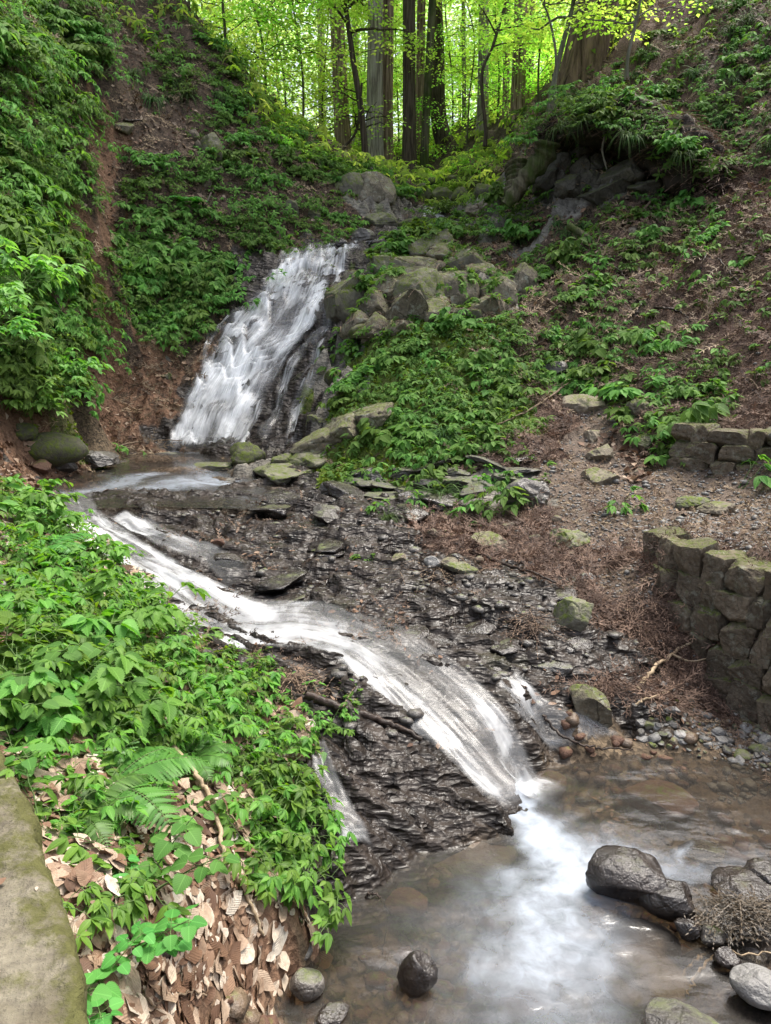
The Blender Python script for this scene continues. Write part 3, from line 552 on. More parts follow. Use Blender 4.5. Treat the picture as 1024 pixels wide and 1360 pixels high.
wall('retaining_wall', [(2.18, 5.55), (2.16, 5.2), (2.36, 4.7), (2.62, 4.2), (2.95, 3.6), (3.4, 2.9)], 1.02, 6, .20, 'mossy stone retaining wall of rounded blocks beside the lower pool', 7, base=-.12)
wall('retaining_wall', [(3.2, 7.75), (3.42, 7.45), (3.9, 7.2), (4.8, 6.9)], 1.62, 4, .26, 'low mossy stone wall at the foot of the needle covered slope', 27, base=.95)

# ------------------------------------------------------------------ worn concrete slab at the near edge
def slab():
    t = NT('weathered concrete'); P = t.pos(); n1 = t.noise(5, P, 6, .65); n2 = t.noise(30, P, 6, .6); n3 = t.noise(140, P, 3)
    c = t.mix(t.ramp(n1, [(.3, 0), (.7, 1)]), (.10, .085, .055), (.25, .225, .17)); c = t.mix(t.ramp(n2, [(.3, .6), (.6, 0)]), c, (.06, .05, .04))
    ed = t.attr('edge').outputs['Fac']
    mf = t.ramp(t.math('ADD', t.math('MULTIPLY', ed, .42), t.math('MULTIPLY', t.noise(7, P, 7, .75), 1.0)), [(.74, 0), (.88, 1)])
    c = t.mix(mf, c, t.mix(n2, (.04, .038, .015), (.12, .12, .04)))
    M['slab'] = t.done(t.prin(c, .9, t.bump(n3, .6, .006, t.bump(n2, .9, .02)), Specular_IOR_Level=.2))
    def ptz(px, py, z): r = ray(px, py); tt = (z - CZ) / r[2]; return np.array([r[0] * tt, r[1] * tt])
    e0 = [ptz(-30, 930, 1.06), ptz(25, 1025, 1.06), ptz(60, 1120, 1.06), ptz(92, 1230, 1.06), ptz(132, 1365, 1.06)]
    e0 = [e0[0] + (-.25, .35)] + e0 + [e0[-1] + (.12, -.35), e0[-1] + (.2, -.9)]
    e0 = np.array(e0); ny, nx = 240, 90; tt = np.linspace(0, len(e0) - 1, ny)
    ex = np.interp(tt, range(len(e0)), e0[:, 0]); ey = np.interp(tt, range(len(e0)), e0[:, 1])
    ex = ex + .012 * fbm(tt * 3, tt * 0, seed=4) ; V = []; E = []
    prof = [(0, -.45), (0.0, -.3), (0, -.15), (0, -.06), (-.006, -.022), (-.02, -.006), (-.035, 0)] + [(-.035 - 1.2 * (k / (nx - 7)) ** 1.3, 0) for k in range(1, nx - 6)]
    for i in range(ny):
        for dx, dz in prof:
            V.append((ex[i] + dx, ey[i], 1.06 + dz)); E.append(max(0, 1 + dx / .30) if dz > -.1 else .8)
    V = np.array(V); V[:, 2] += .010 * fbm(V[:, 0] * 9, V[:, 1] * 9, seed=8, octv=5); V[:, 0] += .012 * fbm(V[:, 1] * 12, V[:, 2] * 12, seed=9, octv=4)
    F = grid_faces(ny, len(prof))[:, ::-1]
    tag(link('stone_slab', raw_mesh('stone_slab', V, F, True, {'edge': E}), M['slab']), 'grey weathered slab with a mossy rim along the leaf bank', 'slab')
slab()
# ------------------------------------------------------------------ running water
def white_mat(key, wa, wb, wg, gain, floor, fr):
    t = NT('white water'); uvn = t.n('ShaderNodeUVMap'); uvn.uv_map = 'flow'; uv = uvn.outputs[0]
    foam = t.attr('foam').outputs['Fac']
    a = t.noise(1.0, t.scalev(uv, (fr[0], fr[1], 1)), 4, .55, .5); b = t.noise(1.0, t.scalev(uv, (34, 2.6, 1)), 3, .5, .3); g = t.noise(2.2, t.pos(), 5, .6, .5)
    s = t.math('ADD', t.math('MULTIPLY', a, wa), t.math('ADD', t.math('MULTIPLY', b, wb), t.math('MULTIPLY', g, wg)))
    al = t.math('ADD', t.math('MULTIPLY', t.math('SUBTRACT', s, .5), gain), t.math('SUBTRACT', t.math('MULTIPLY', foam, 1.2), .5), True)
    al = t.ramp(al, [(0, 0), (.5, .42), (1, .98)]); al = t.math('MAXIMUM', al, t.math('MULTIPLY', t.math('MULTIPLY', foam, 2.0, True), floor))
    white = t.prin((.92, .94, .96), .9, t.bump(s, .12, .02), Specular_IOR_Level=.0)
    tr = t.n('ShaderNodeBsdfTranslucent', i_Color=(.84, .88, .92, 1)).outputs[0]
    wmix = t.n('ShaderNodeMixShader', i_0=.2, i_1=white, i_2=tr).outputs[0]
    cov = t.math('MULTIPLY', foam, 2.0, True)
    clear = t.n('ShaderNodeMixShader', i_0=t.math('MULTIPLY', t.math('MINIMUM', t.n('ShaderNodeFresnel', i_IOR=1.33).outputs[0], .06), cov), i_1=t.n('ShaderNodeBsdfTransparent', i_Color=(.93, .93, .93, 1)).outputs[0],
        i_2=t.n('ShaderNodeBsdfGlossy', i_Roughness=.4, i_Normal=t.bump(s, .2, .02)).outputs[0]).outputs[0]
    M[key] = t.done(t.n('ShaderNodeMixShader', i_0=al, i_1=clear, i_2=wmix).outputs[0])
white_mat('fall', .44, .20, .36, 4.4, .06, (9, 1.0)); white_mat('cascade', .44, .08, .48, 3.8, .10, (6, .8))
def water_mats():
    t = NT('pool water'); P = t.pos(); foam = t.attr('foam').outputs['Fac']; mur = t.attr('murk').outputs['Fac']
    g = t.noise(5, P, 5, .6, .6); g2 = t.noise(14, P, 4, .6, .6)
    al = t.math('ADD', foam, t.math('MULTIPLY', t.math('MULTIPLY', t.math('SUBTRACT', t.math('ADD', t.math('MULTIPLY', g, .6), t.math('MULTIPLY', g2, .4)), .5), 1.6), t.math('MULTIPLY', foam, 2.2, True)), True)
    nb = t.bump(t.noise(9, t.scalev(P, (1, 1.6, 1)), 3, .5, .4),   .14, .05)
    white = t.prin((.42, .47, .54), .9, None, Specular_IOR_Level=.2)
    body = t.n('ShaderNodeMixShader', i_0=t.math('ADD', .20, t.math('MULTIPLY', mur, .12), True), i_1=t.n('ShaderNodeBsdfTransparent', i_Color=(.70, .65, .56, 1)).outputs[0], i_2=t.prin((.065, .058, .05), .5)).outputs[0]
    clear = t.n('ShaderNodeMixShader', i_0=t.n('ShaderNodeFresnel', i_IOR=1.42, i_Normal=nb).outputs[0], i_1=body, i_2=t.n('ShaderNodeBsdfGlossy', i_Roughness=.16, i_Normal=nb).outputs[0]).outputs[0]
    M['pool'] = t.done(t.n('ShaderNodeMixShader', i_0=al, i_1=clear, i_2=white).outputs[0])
water_mats()
def spline(P_, n):
    P_ = np.asarray(P_, float); m = len(P_); t = np.linspace(0, m - 1, n); i = np.clip(t.astype(int), 0, m - 2); f = (t - i)[:, None]
    Q = np.concatenate([[2 * P_[0] - P_[1]], P_, [2 * P_[-1] - P_[-2]]]); p0, p1, p2, p3 = Q[i], Q[i+1], Q[i+2], Q[i+3]
    return .5 * (2 * p1 + (p2 - p0) * f + (2 * p0 - 5 * p1 + 4 * p2 - p3) * f ** 2 + (3 * p1 - p0 - 3 * p2 + p3) * f ** 3)
def ribbon(name, st, foam, off=.05, nx=36, ny=160, edge=.18, label='', amp=.02, seed=0, crown=.0, prof=None, detail=0.0, mat='cascade', zmin=None, steps=0.):
    """a sheet of water that follows the ground between two banks; st = [(left pixel, right pixel), ...] downstream"""
    Lp = spline([hit(*a, GB) for a, b in st], ny); Rp = spline([hit(*b, GB) for a, b in st], ny); fo = np.interp(np.linspace(0, 1, ny), np.linspace(0, 1, len(foam)), foam)
    u = np.linspace(0, 1, nx)[None, :, None]; G = Lp[:, None] * (1 - u) + Rp[:, None] * u
    X, Y = G[..., 0], G[..., 1]; hb = HB(X, Y); hf = H(X, Y); Z = hb * (1 - detail) + hf * detail
    for _ in range(14 if detail < .6 else 4): Z[1:-1] = (Z[:-2] + Z[1:-1] * 2 + Z[2:]) / 4; Z[:, 1:-1] = (Z[:, :-2] + Z[:, 1:-1] * 2 + Z[:, 2:]) / 4
    run = np.concatenate([[0], np.cumsum(np.linalg.norm(np.diff((Lp + Rp) / 2, axis=0), axis=1))]); wid = np.linalg.norm(Rp - Lp, axis=1)
    uu = np.repeat(u[..., 0], ny, 0); cw = (uu - .5) * wid[:, None]; rv = np.repeat(run[:, None], nx, 1)
    Z = Z + off + crown * (1 - (2 * uu - 1) ** 2) + amp * fbm(cw * 9 + seed, rv * 1.5, seed=seed, octv=3)
    if steps:
        q_ = rv / .8 + 1.3 * fbm(cw * 1.1 + 3, rv * .6, seed=77, octv=4); sw = q_ - np.floor(q_); st_ = sstep(0, .25, sw) * (1 - sw); Z = Z + steps * st_; stm = .82 + .42 * st_ - .45 * sstep(.25, .7, fbm(cw * 1.6 + 7, rv * .9, seed=78, octv=3))
    if zmin is not None: Z = np.maximum(Z, zmin)
    ef = sstep(0, edge, uu + .05 * fbm(rv * 3, cw * 0 + seed, seed=seed + 1)) * sstep(0, edge, 1 - uu + .05 * fbm(rv * 3, cw * 0 + seed + 9, seed=seed + 2))
    A = fo[:, None] * ef
    if steps: A = A * stm
    if prof is not None: A = A * np.interp(uu, np.linspace(0, 1, len(prof[0])), prof[0]) if len(prof) == 1 else A * np.array([np.interp(uu[i], np.linspace(0, 1, len(prof[0])), np.array([np.interp(i / (ny - 1), np.linspace(0, 1, len(prof)), [p[k] for p in prof]) for k in range(len(prof[0]))])) for i in range(ny)])
    A *= sstep(0, .03, np.linspace(0, 1, ny))[:, None] * sstep(0, .09, 1 - np.linspace(0, 1, ny))[:, None]
    V = np.stack([X, Y, Z], -1).reshape(-1, 3)
    o = link(name, raw_mesh(name, V, grid_faces(ny, nx), True, {'foam': A.ravel()}, np.stack([cw.ravel() + seed, rv.ravel()], 1)), M[mat])
    if label: tag(o, label, kind='structure')
    return o
left = [(376, 340), (364, 370), (338, 400), (308, 430), (282, 470), (256, 515), (234, 560), (212, 596)]
right = [(452, 333), (448, 352), (444, 385), (428, 425), (400, 460), (375, 505), (342, 560), (326, 596)]
FS = list(zip(left, right))
wf = tag(link('water_fall', None, loc=(0, 0, 0)), 'white water spreading as it slides down the rock face', kind='structure')
for k, (of, fo, se) in enumerate([(.04, [.9, 1.1, 1.05, 1.1, 1.2, 1.25, 1.3, 1.3], 1), (.11, [.5, .7, .6, .7, .8, .8, .85, .95], 5)]):
    pr = [[.9, 1, .7, .8, .9, 1], [.75, .9, 1, .65, .9, 1], [.65, 1, .45, .5, 1, .9], [.7, 1, .95, .9, 1, .6], [.75, 1, 1, 1, .9, .5], [.9, 1, 1, 1, .8, .45], [1, 1, 1, 1, .8, .5]]
    o = ribbon('sheet', FS, fo, of, 90, 260, .12, amp=.006, seed=se, prof=pr, detail=.5, steps=.09, mat='fall'); o.parent = wf
for k, (st, fo) in enumerate([
    ([((446, 372), (456, 372)), ((430, 410), (446, 412)), ((424, 450), (438, 452)), ((404, 500), (424, 505)), ((384, 545), (404, 548)), ((376, 586), (392, 588))], [.8, .7, .55, .5, .55, .6]),
    ([((425, 430), (440, 435)), ((400, 460), (418, 466)), ((372, 500), (392, 508)), ((362, 540), (378, 545)), ((335, 580), (350, 585))], [.3, .5, .45, .5, .4]),
    ([((300, 425), (312, 428)), ((276, 440), (290, 446)), ((268, 465), (282, 468)), ((262, 490), (274, 495))], [.4, .5, .5, .3]),
    ([((326, 574), (334, 576)), ((318, 584), (328, 586)), ((314, 594), (326, 596))], [.7, .8, .8]),
    ([((408, 342), (500, 318)), ((420, 352), (478, 335)), ((430, 372), (452, 372))], [.55, .8, .7])]):
    o = ribbon('strand', st, fo, .06, 16, 120, .3, amp=.03, seed=20 + k, detail=.7, mat='fall'); o.parent = wf
ribbon('stream_water', [((562, 277), (594, 277)), ((558, 287), (592, 286)), ((554, 298), (590, 296)), ((525, 307), (560, 302)), ((495, 322), (530, 312)), ((450, 335), (500, 322))], [.8, .8, .6, .2, .25, .4], .06, 24, 120, label='narrow upper stream with a small white step before the fall', seed=31, detail=.3)
ribbon('stream_water', [((28, 655), (120, 648)), ((50, 680), (128, 676)), ((88, 718), (152, 700)), ((150, 765), (204, 733)), ((212, 828), (276, 772)), ((285, 868), (345, 800)), ((375, 874), (428, 808)), ((436, 884), (508, 832)), ((490, 930), (580, 868)), ((550, 982), (640, 918)), ((604, 1032), (694, 986)), ((645, 1080), (726, 1044)), ((665, 1105), (765, 1085))],
    [.25, .5, .88, .92, .9, .88, .9, .92, .88, .84, .84, .95, .8], .055, 70, 460, .10, 'fast white cascade running down the bedrock into the lower pool', .018, 41,
    prof=[[.5, .6, .5, .6, .5], [.8, .9, .9, .9, .7], [.8, 1, 1, .9, .8], [.8, 1, .75, .7, .7], [.8, .8, .6, .9, .8], [.9, 1, .8, .8, .5], [.8, 1.05, .7, .4, .2], [.95, .95, .45, .25, .15], [1.05, .6, .25, .32, .2], [.95, .55, .28, .62, .2], [.8, .55, .4, .9, .3], [.85, .85, .85, 1, .7], [.7, .9, .9, .9, .7]], detail=.1, zmin=.004, crown=.01)
ribbon('stream_water', [((142, 690), (168, 680)), ((180, 714), (206, 698)), ((222, 738), (256, 720)), ((270, 756), (300, 732)), ((300, 800), (345, 770))], [.42, .6, .55, .25, .1], .05, 24, 120, .2, 'short white side rill joining the cascade from above', seed=51, detail=.3)
ribbon('stream_water', [((646, 905), (690, 900)), ((664, 930), (715, 925)), ((690, 960), (750, 950)), ((720, 990), (800, 975)), ((760, 1008), (830, 990))], [.25, .65, .35, .7, .4], .045, 40, 130, .2, 'thin braided rill beside the main cascade', seed=61, detail=.5, zmin=.004)
ribbon('stream_water', [((412, 1000), (430, 996)), ((418, 1040), (446, 1032)), ((430, 1080), (466, 1070)), ((446, 1110), (486, 1104)), ((450, 1142), (500, 1136))], [.3, .45, .35, .42, .7], .05, 24, 120, .2, 'little white trickle under the leafy bank', seed=71, detail=.4, zmin=.004)
def ptz(px, py, z=0.): r = ray(px, py); tt = (z - CZ) / r[2]; return np.array([r[0] * tt, r[1] * tt])
def plume(X, Y, lines, z=0.):
    f = np.zeros_like(X); wx = X + .09 * fbm(X * 4, Y * 4, seed=91, octv=4); wy = Y + .09 * fbm(X * 4, Y * 4, seed=92, octv=4)
    for pts in lines:
        Q = [(*ptz(px, py, z), w, a) for px, py, w, a in pts]
        for p, q in zip(Q[:-1], Q[1:]):
            d = np.array(q[:2]) - p[:2]; tt = np.clip(((wx - p[0]) * d[0] + (wy - p[1]) * d[1]) / (d @ d), 0, 1)
            dist = np.hypot(wx - p[0] - tt * d[0], wy - p[1] - tt * d[1]); w = p[2] + (q[2] - p[2]) * tt; a = p[3] + (q[3] - p[3]) * tt
            f = np.maximum(f, a * np.exp(-(dist / w) ** 2))
    return f
ny, nx = 420, 560; X, Y = np.meshgrid(np.linspace(-1.5, 3.6, nx), np.linspace(.4, 4.35, ny))
f = plume(X, Y, [[(650, 1070, .09, .8), (700, 1075, .13, 1.0), (740, 1120, .12, 1.1), (765, 1160, .16, 1.0), (745, 1220, .20, .8), (715, 1280, .22, .55), (690, 1350, .25, .22)],
    [(740, 1110, .10, .9), (800, 1135, .12, .75), (860, 1150, .09, .40), (940, 1152, .07, .30), (1010, 1165, .07, .26)], [(755, 1180, .12, .7), (710, 1230, .14, .6), (640, 1270, .12, .42), (600, 1300, .10, .18)], [(760, 1200, .14, .6), (770, 1290, .15, .42), (770, 1350, .16, .2)],
    [(700, 1040, .05, 1.0), (745, 1110, .08, 1.0)], [(455, 1140, .05, .9), (495, 1135, .04, .7), (520, 1120, .04, .15)], [(755, 990, .05, .5), (820, 990, .04, .4)], [(640, 1200, .2, .16), (580, 1290, .2, .12)], [(900, 1140, .05, .5), (915, 1110, .03, .2)]])
mk = plume(X, Y, [[(700, 1100, .5, 1), (700, 1300, .7, 1)]])
tag(link('pool_water', raw_mesh('pool_water', np.stack([X.ravel(), Y.ravel(), 0 * X.ravel() + .008 * fbm(X.ravel() * 3, Y.ravel() * 5, seed=3, octv=3)], 1), grid_faces(ny, nx), True, {'foam': .66 * f.ravel(), 'murk': mk.ravel()}), M['pool']), 'brown clear lower pool with white foam spreading over it', kind='structure')
ny, nx = 200, 300; X, Y = np.meshgrid(np.linspace(-6.2, -1.3, nx), np.linspace(7.3, 11.9, ny))
f = plume(X, Y, [[(200, 597, .22, .8), (270, 596, .35, 1.4), (330, 598, .2, .8)], [(210, 594, .15, .9), (110, 594, .12, .8)], [(200, 640, .25, .25), (290, 632, .2, .5), (260, 620, .2, .2)], [(90, 645, .2, .3), (200, 630, .15, .35)]], .93)
wq = np.maximum(sstep(8.9, 8.0, Y), sstep(-2.6, -1.9, X)); Z = .93 * (1 - wq) + wq * np.minimum(.93, HB(X, Y) + .004)
tag(link('pool_water', raw_mesh('pool_water', np.stack([X.ravel(), Y.ravel(), Z.ravel()], 1), grid_faces(ny, nx), True, {'foam': f.ravel(), 'murk': 0 * f.ravel() + .4}), M['pool']), 'small plunge pool under the waterfall, white along its far edge', kind='structure')
# ------------------------------------------------------------------ leaves
def leaf_mat(name, c1, c2, trans=.4, rough=.45, spec=.35, vein=True, vary=.55):
    t = NT(name); r = t.attr('rnd').outputs['Fac']; ri = t.n('ShaderNodeObjectInfo').outputs['Random']
    c = t.mix(r, c1, c2)
    if vein:
        uvn = t.n('ShaderNodeUVMap'); uvn.uv_map = 'flow'; sx = t.n('ShaderNodeSeparateXYZ', i_0=uvn.outputs[0]).outputs
        av = t.math('ABSOLUTE', sx[1])
        w = t.math('SINE', t.math('MULTIPLY', t.math('SUBTRACT', sx[0], t.math('MULTIPLY', av, .9)), 44.0))
        vn = t.math('MAXIMUM', t.ramp(av, [(0, 1), (.045, 0)]), t.math('MULTIPLY', t.ramp(w, [(.8, 0), (1, .55)]), 1.0))
        c = t.mix(t.math('MULTIPLY', vn, .45), c, tuple(min(1, v * 1.7 + .02) for v in c2))
    c = t.n('ShaderNodeHueSaturation', i_Color=c, i_Value=t.math('ADD', 1 - vary / 2, t.math('MULTIPLY', ri, vary)), i_Hue=t.math('ADD', .478, t.math('MULTIPLY', ri, .044))).outputs[0]
    p = t.prin(c, rough, None, Specular_IOR_Level=spec)
    tc = t.n('ShaderNodeHueSaturation', i_Color=c, i_Hue=.485, i_Saturation=1.15, i_Value=1.5).outputs[0]
    tr = t.n('ShaderNodeBsdfTranslucent'); t.l(tc, tr.inputs[0])
    return t.done(t.n('ShaderNodeMixShader', i_0=trans, i_1=p, i_2=tr.outputs[0]).outputs[0])
M['herb'] = leaf_mat('herb leaf', (.05, .135, .02), (.155, .31, .045), .42, .5, .22)
M['herb2'] = leaf_mat('slope leaf', (.05, .12, .025), (.15, .28, .06), .42, .6, .12)
M['shrub'] = leaf_mat('hillside leaf', (.055, .125, .025), (.17, .32, .07), .45, .6, .12)
M['bright'] = leaf_mat('bright shrub leaf', (.07, .18, .03), (.19, .36, .08), .4, .5, .25)
M['nettle'] = leaf_mat('nettle leaf', (.055, .17, .03), (.11, .27, .055), .35, .6, .2)
M['lobed'] = leaf_mat('lobed leaf', (.06, .145, .022), (.15, .29, .05), .42, .55, .2)
M['fern'] = leaf_mat('fern leaf', (.05, .16, .025), (.12, .30, .06), .4, vein=False)
M['sedge'] = leaf_mat('sedge blade', (.03, .065, .02), (.09, .16, .05), .3, .6, .1, vein=False)
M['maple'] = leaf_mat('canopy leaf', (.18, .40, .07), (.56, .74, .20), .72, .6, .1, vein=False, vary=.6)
M['cedarleaf'] = leaf_mat('cedar spray', (.012, .04, .012), (.035, .085, .022), .2, .6, vein=False)
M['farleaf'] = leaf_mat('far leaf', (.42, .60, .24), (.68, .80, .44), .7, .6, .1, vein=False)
M['debris'] = leaf_mat('wet debris', (.012, .009, .006), (.075, .05, .034), .05, .5, vein=False)
M['mossleaf'] = leaf_mat('moss tuft', (.05, .09, .01), (.16, .22, .02), .3, .8, vein=False)
def deadleaf_mat():
    t = NT('dead leaf'); r = t.attr('rnd').outputs['Fac']; uvn = t.n('ShaderNodeUVMap'); uvn.uv_map = 'flow'; sx = t.n('ShaderNodeSeparateXYZ', i_0=uvn.outputs[0]).outputs
    c = t.ramp(r, [(0, (.08, .042, .026)), (.3, (.22, .125, .075)), (.6, (.40, .295, .21)), (.85, (.54, .44, .34)), (1, (.62, .56, .47))])
    av = t.math('ABSOLUTE', sx[1]); w = t.math('SINE', t.math('MULTIPLY', t.math('SUBTRACT', sx[0], t.math('MULTIPLY', av, .8)), 60.0))
    c = t.mix(t.math('MULTIPLY', t.math('MAXIMUM', t.ramp(av, [(0, 1), (.04, 0)]), t.ramp(w, [(.6, 0), (1, .5)])), .24), c, (.12, .07, .045))
    c = t.mix(t.ramp(t.noise(40, t.pos(), 5, .7), [(.4, 0), (.7, .5)]), c, (.09, .05, .03))
    p = t.prin(c, .6, t.bump(w, .3, .004), Specular_IOR_Level=.35)
    tr = t.n('ShaderNodeBsdfTranslucent'); t.l(c, tr.inputs[0])
    return t.done(t.n('ShaderNodeMixShader', i_0=.15, i_1=p, i_2=tr.outputs[0]).outputs[0])
M['deadleaf'] = deadleaf_mat()
def plain_mat(name, c1, c2, rough=.8, scale=20, stretch=(1, 1, 1), bump=.6):
    t = NT(name); P = t.n('ShaderNodeTexCoord').outputs['Object']; n = t.noise(scale, t.scalev(P, stretch), 5, .6)
    return t.done(t.prin(t.mix(t.ramp(n, [(.3, 0), (.7, 1)]), c1, c2), rough, t.bump(n, bump, .02), Specular_IOR_Level=.25))
M['twig'] = plain_mat('twig', (.07, .045, .03), (.24, .18, .12)); M['paletwig'] = plain_mat('pale twig', (.25, .18, .11), (.42, .33, .22)); M['darktwig'] = plain_mat('wet branch', (.012, .009, .007), (.06, .04, .03), .4)
M['stem'] = plain_mat('green stem', (.06, .12, .03), (.14, .20, .07)); M['needle'] = leaf_mat('cedar needle litter', (.045, .027, .017), (.28, .20, .13), .1, .7, vein=False)

def tmpl(rows, teeth=False, shape=None, notch=.86):
    """leaf outline: rows along the midrib; returns (u, v) points and triangles"""
    shape = shape or (lambda u: .5 * math.sin(math.pi * min(1, u) ** .8) ** .8)
    pts = [(0, 0)]; tri = []; prev = (0, 0, 0)
    for k in range(1, rows):
        u = k / rows; f = shape(u)
        l = len(pts)
        if teeth:
            pts += [(u, 0), (u + .035, -f * 1.04), (u + .035, f * 1.04), (u - .012, -f * notch), (u - .012, f * notch)]
            m, lo, hi, ln, hn = range(l, l + 5)
            tri += [(prev[0], m, ln), (prev[0], ln, prev[1]), (m, lo, ln), (prev[0], hn, m), (prev[0], prev[2], hn), (m, hn, hi)]
            prev = (m, lo, hi)
        else:
            pts += [(u, 0), (u, -f), (u, f)]; m, lo, hi = range(l, l + 3)
            tri += [(prev[0], m, lo)] + ([(prev[0], lo, prev[1])] if prev[1] else []) + [(prev[0], hi, m)] + ([(prev[0], prev[2], hi)] if prev[1] else [])
            prev = (m, lo, hi)
    l = len(pts); pts.append((1.03, 0)); tri += [(prev[0], l, prev[1]), (prev[0], prev[2], l)]
    tri = [q for q in tri if len(set(q)) == 3]
    return np.array(pts, float), np.array(tri)
T2 = (np.array([(0, 0), (.42, -.5), (1, 0), (.42, .5)], float), np.array([(0, 1, 2), (0, 2, 3)]))
T3 = tmpl(3); T5 = tmpl(5); TS = tmpl(9, True, lambda u: .5 * math.sin(math.pi * u ** .72) ** .75)
TR = tmpl(10, True, lambda u: .56 * math.sin(math.pi * u ** .62) ** .55 if u < .999 else 0)
TD = tmpl(6, False, lambda u: .5 * math.sin(math.pi * u ** .85) ** .7)
TF = tmpl(12, True, lambda u: .5 * (1 - u) ** .55 * min(1, u * 9), .42)
def nz(a): return a / np.maximum(np.linalg.norm(a, axis=-1, keepdims=True), 1e-9)
def leaf_geo(T, pos, d, n, L, Wd, curl=.2, fold=.25, rnd=None, wave=0., seed=0):
    pos = np.asarray(pos, float); N = len(pos); d = nz(np.asarray(d, float)); n = np.asarray(n, float)
    n = nz(n - (n * d).sum(-1, keepdims=True) * d); s = np.cross(n, d)
    uv, tri = T; u = uv[:, 0][None, :, None]; v = uv[:, 1][None, :, None]
    L = np.broadcast_to(L, (N,))[:, None, None]; Wd = np.broadcast_to(Wd, (N,))[:, None, None]; curl = np.broadcast_to(curl, (N,))[:, None, None]; fold = np.broadcast_to(fold, (N,))[:, None, None]
    w = fold * np.abs(v) * Wd - curl * L * u ** 2
    if wave:
        ph = np.random.RandomState(seed).rand(N, 2) * 6.28
        w = w + wave * L * np.sin(u * 7 + ph[:, 0][:, None, None]) * v * 2 + wave * L * .6 * np.sin(np.abs(v) * 9 + u * 9 + ph[:, 1][:, None, None])
    V = pos[:, None] + d[:, None] * L * u + s[:, None] * Wd * v + n[:, None] * w
    F = tri[None] + (np.arange(N) * len(uv))[:, None, None]
    if rnd is None: rnd = np.random.RandomState(seed + 1).rand(N)
    return V.reshape(-1, 3), F.reshape(-1, 3), np.repeat(rnd, len(uv)), np.tile(uv, (N, 1))
def join_geo(gs):
    V, F, A, U, o = [], [], [], [], 0
    for g in gs:
        V.append(g[0]); F.append(g[1] + o); A.append(g[2]); U.append(g[3]); o += len(g[0])
    return np.concatenate(V), np.concatenate(F), np.concatenate(A), np.concatenate(U)
def leaf_mesh(name, gs, smooth=True):
    V, F, A, U = join_geo(gs) if isinstance(gs, list) else gs
    return raw_mesh(name, V, F, smooth, {'rnd': A}, U)
def tube_geo(P_, r, k=5):
    P_ = np.asarray(P_, float); n = len(P_); r = np.broadcast_to(r, (n,)); T_ = nz(np.gradient(P_, axis=0))
    a = np.cross(T_, [.13, .21, .97]); a = nz(a + (np.linalg.norm(a, axis=1, keepdims=True) < .05) * np.array([1, 0, 0])); b = np.cross(T_, a)
    th = np.linspace(0, 2 * math.pi, k, endpoint=False)
    V = P_[:, None] + r[:, None, None] * (np.cos(th)[None, :, None] * a[:, None] + np.sin(th)[None, :, None] * b[:, None])
    i = np.arange(n - 1)[:, None] * k + np.arange(k)[None]; j = np.arange(n - 1)[:, None] * k + (np.arange(k)[None] + 1) % k
    F = np.stack([i, j, j + k, i + k], -1).reshape(-1, 4)
    return V.reshape(-1, 3), F
def tubes_mesh(name, lst, attrs=None):
    V, F, o = [], [], 0
    for v, f in lst: V.append(v); F.append(f + o); o += len(v)
    return raw_mesh(name, np.concatenate(V), np.concatenate(F), True)

# ------------------------------------------------------------------ plants
def arc(base, dirh, L, up, droop, n=7):
    t = np.linspace(0, 1, n)[:, None]
    return base + dirh * L * t * (1 - .1 * t) + np.array([0, 0, 1.]) * (up * L * t - droop * L * t ** 2)
def herb(seed, stems=14, Ls=(.25, .5), leafL=.085, nodes=4, T=T5, spread=.16, per=(3, 5), up=1.0, droop=.55, wr=.42):
    rs = np.random.RandomState(seed); st = []; pos, d, n, L = [], [], [], []
    for s in range(stems):
        a = rs.uniform(0, 2 * math.pi); dh = np.array([math.cos(a), math.sin(a), 0]); b = np.array([*(rs.randn(2) * spread), -.05])
        P_ = arc(b, dh * rs.uniform(.3, .9), rs.uniform(*Ls), up * rs.uniform(.6, 1.1), droop * rs.uniform(.5, 1.2)); P_[1:] += rs.randn(len(P_) - 1, 3) * .008
        st.append(tube_geo(np.concatenate([[[0, 0, -.14]], P_]), np.linspace(.004, .0018, len(P_) + 1), 4))
        for q in range(nodes):
            f = 1 - q / nodes * .75 - rs.uniform(0, .08); k = f * (len(P_) - 1); i = min(int(k), len(P_) - 2); p = P_[i] + (P_[i+1] - P_[i]) * (k - i); tg = nz(P_[i+1] - P_[i])
            if q: # side stalk
                sa = a + rs.choice([-1, 1]) * rs.uniform(.6, 1.5); e = p + np.array([math.cos(sa), math.sin(sa), .35]) * rs.uniform(.04, .10); st.append(tube_geo([p, (p + e) / 2 + [0, 0, .008], e], .0015, 3)); p = e; base_a = sa
            else: base_a = a
            m = rs.randint(per[0], per[1] + 1)
            for j in range(m):
                la = base_a + (j - (m - 1) / 2) * (1.9 / max(m - 1, 1)) * rs.uniform(.8, 1.2) + rs.uniform(-.15, .15)
                dz = rs.uniform(-.55, .05); pos.append(p); d.append((math.cos(la), math.sin(la), dz)); n.append((rs.randn() * .25 + .3 * math.cos(la), rs.randn() * .25 + .3 * math.sin(la), 1)); L.append(leafL * rs.uniform(.65, 1.2) * (1.1 if j == m // 2 else .9))
    L = np.array(L)
    return leaf_geo(T, pos, d, n, L, L * wr * 1.05, rs.uniform(.1, .4, len(L)), .3, seed=seed), st
def make_plant(kind, geo, stems, lm, sm='stem', fname='foliage'):
    e = bpy.data.objects.new(kind, None)
    f = bpy.data.objects.new(fname, leaf_mesh(fname, geo)); f.data.materials.append(M[lm]); f.parent = e
    if stems:
        s = bpy.data.objects.new('stem', tubes_mesh('stem', stems)); s.data.materials.append(M[sm]); s.parent = e
    return e
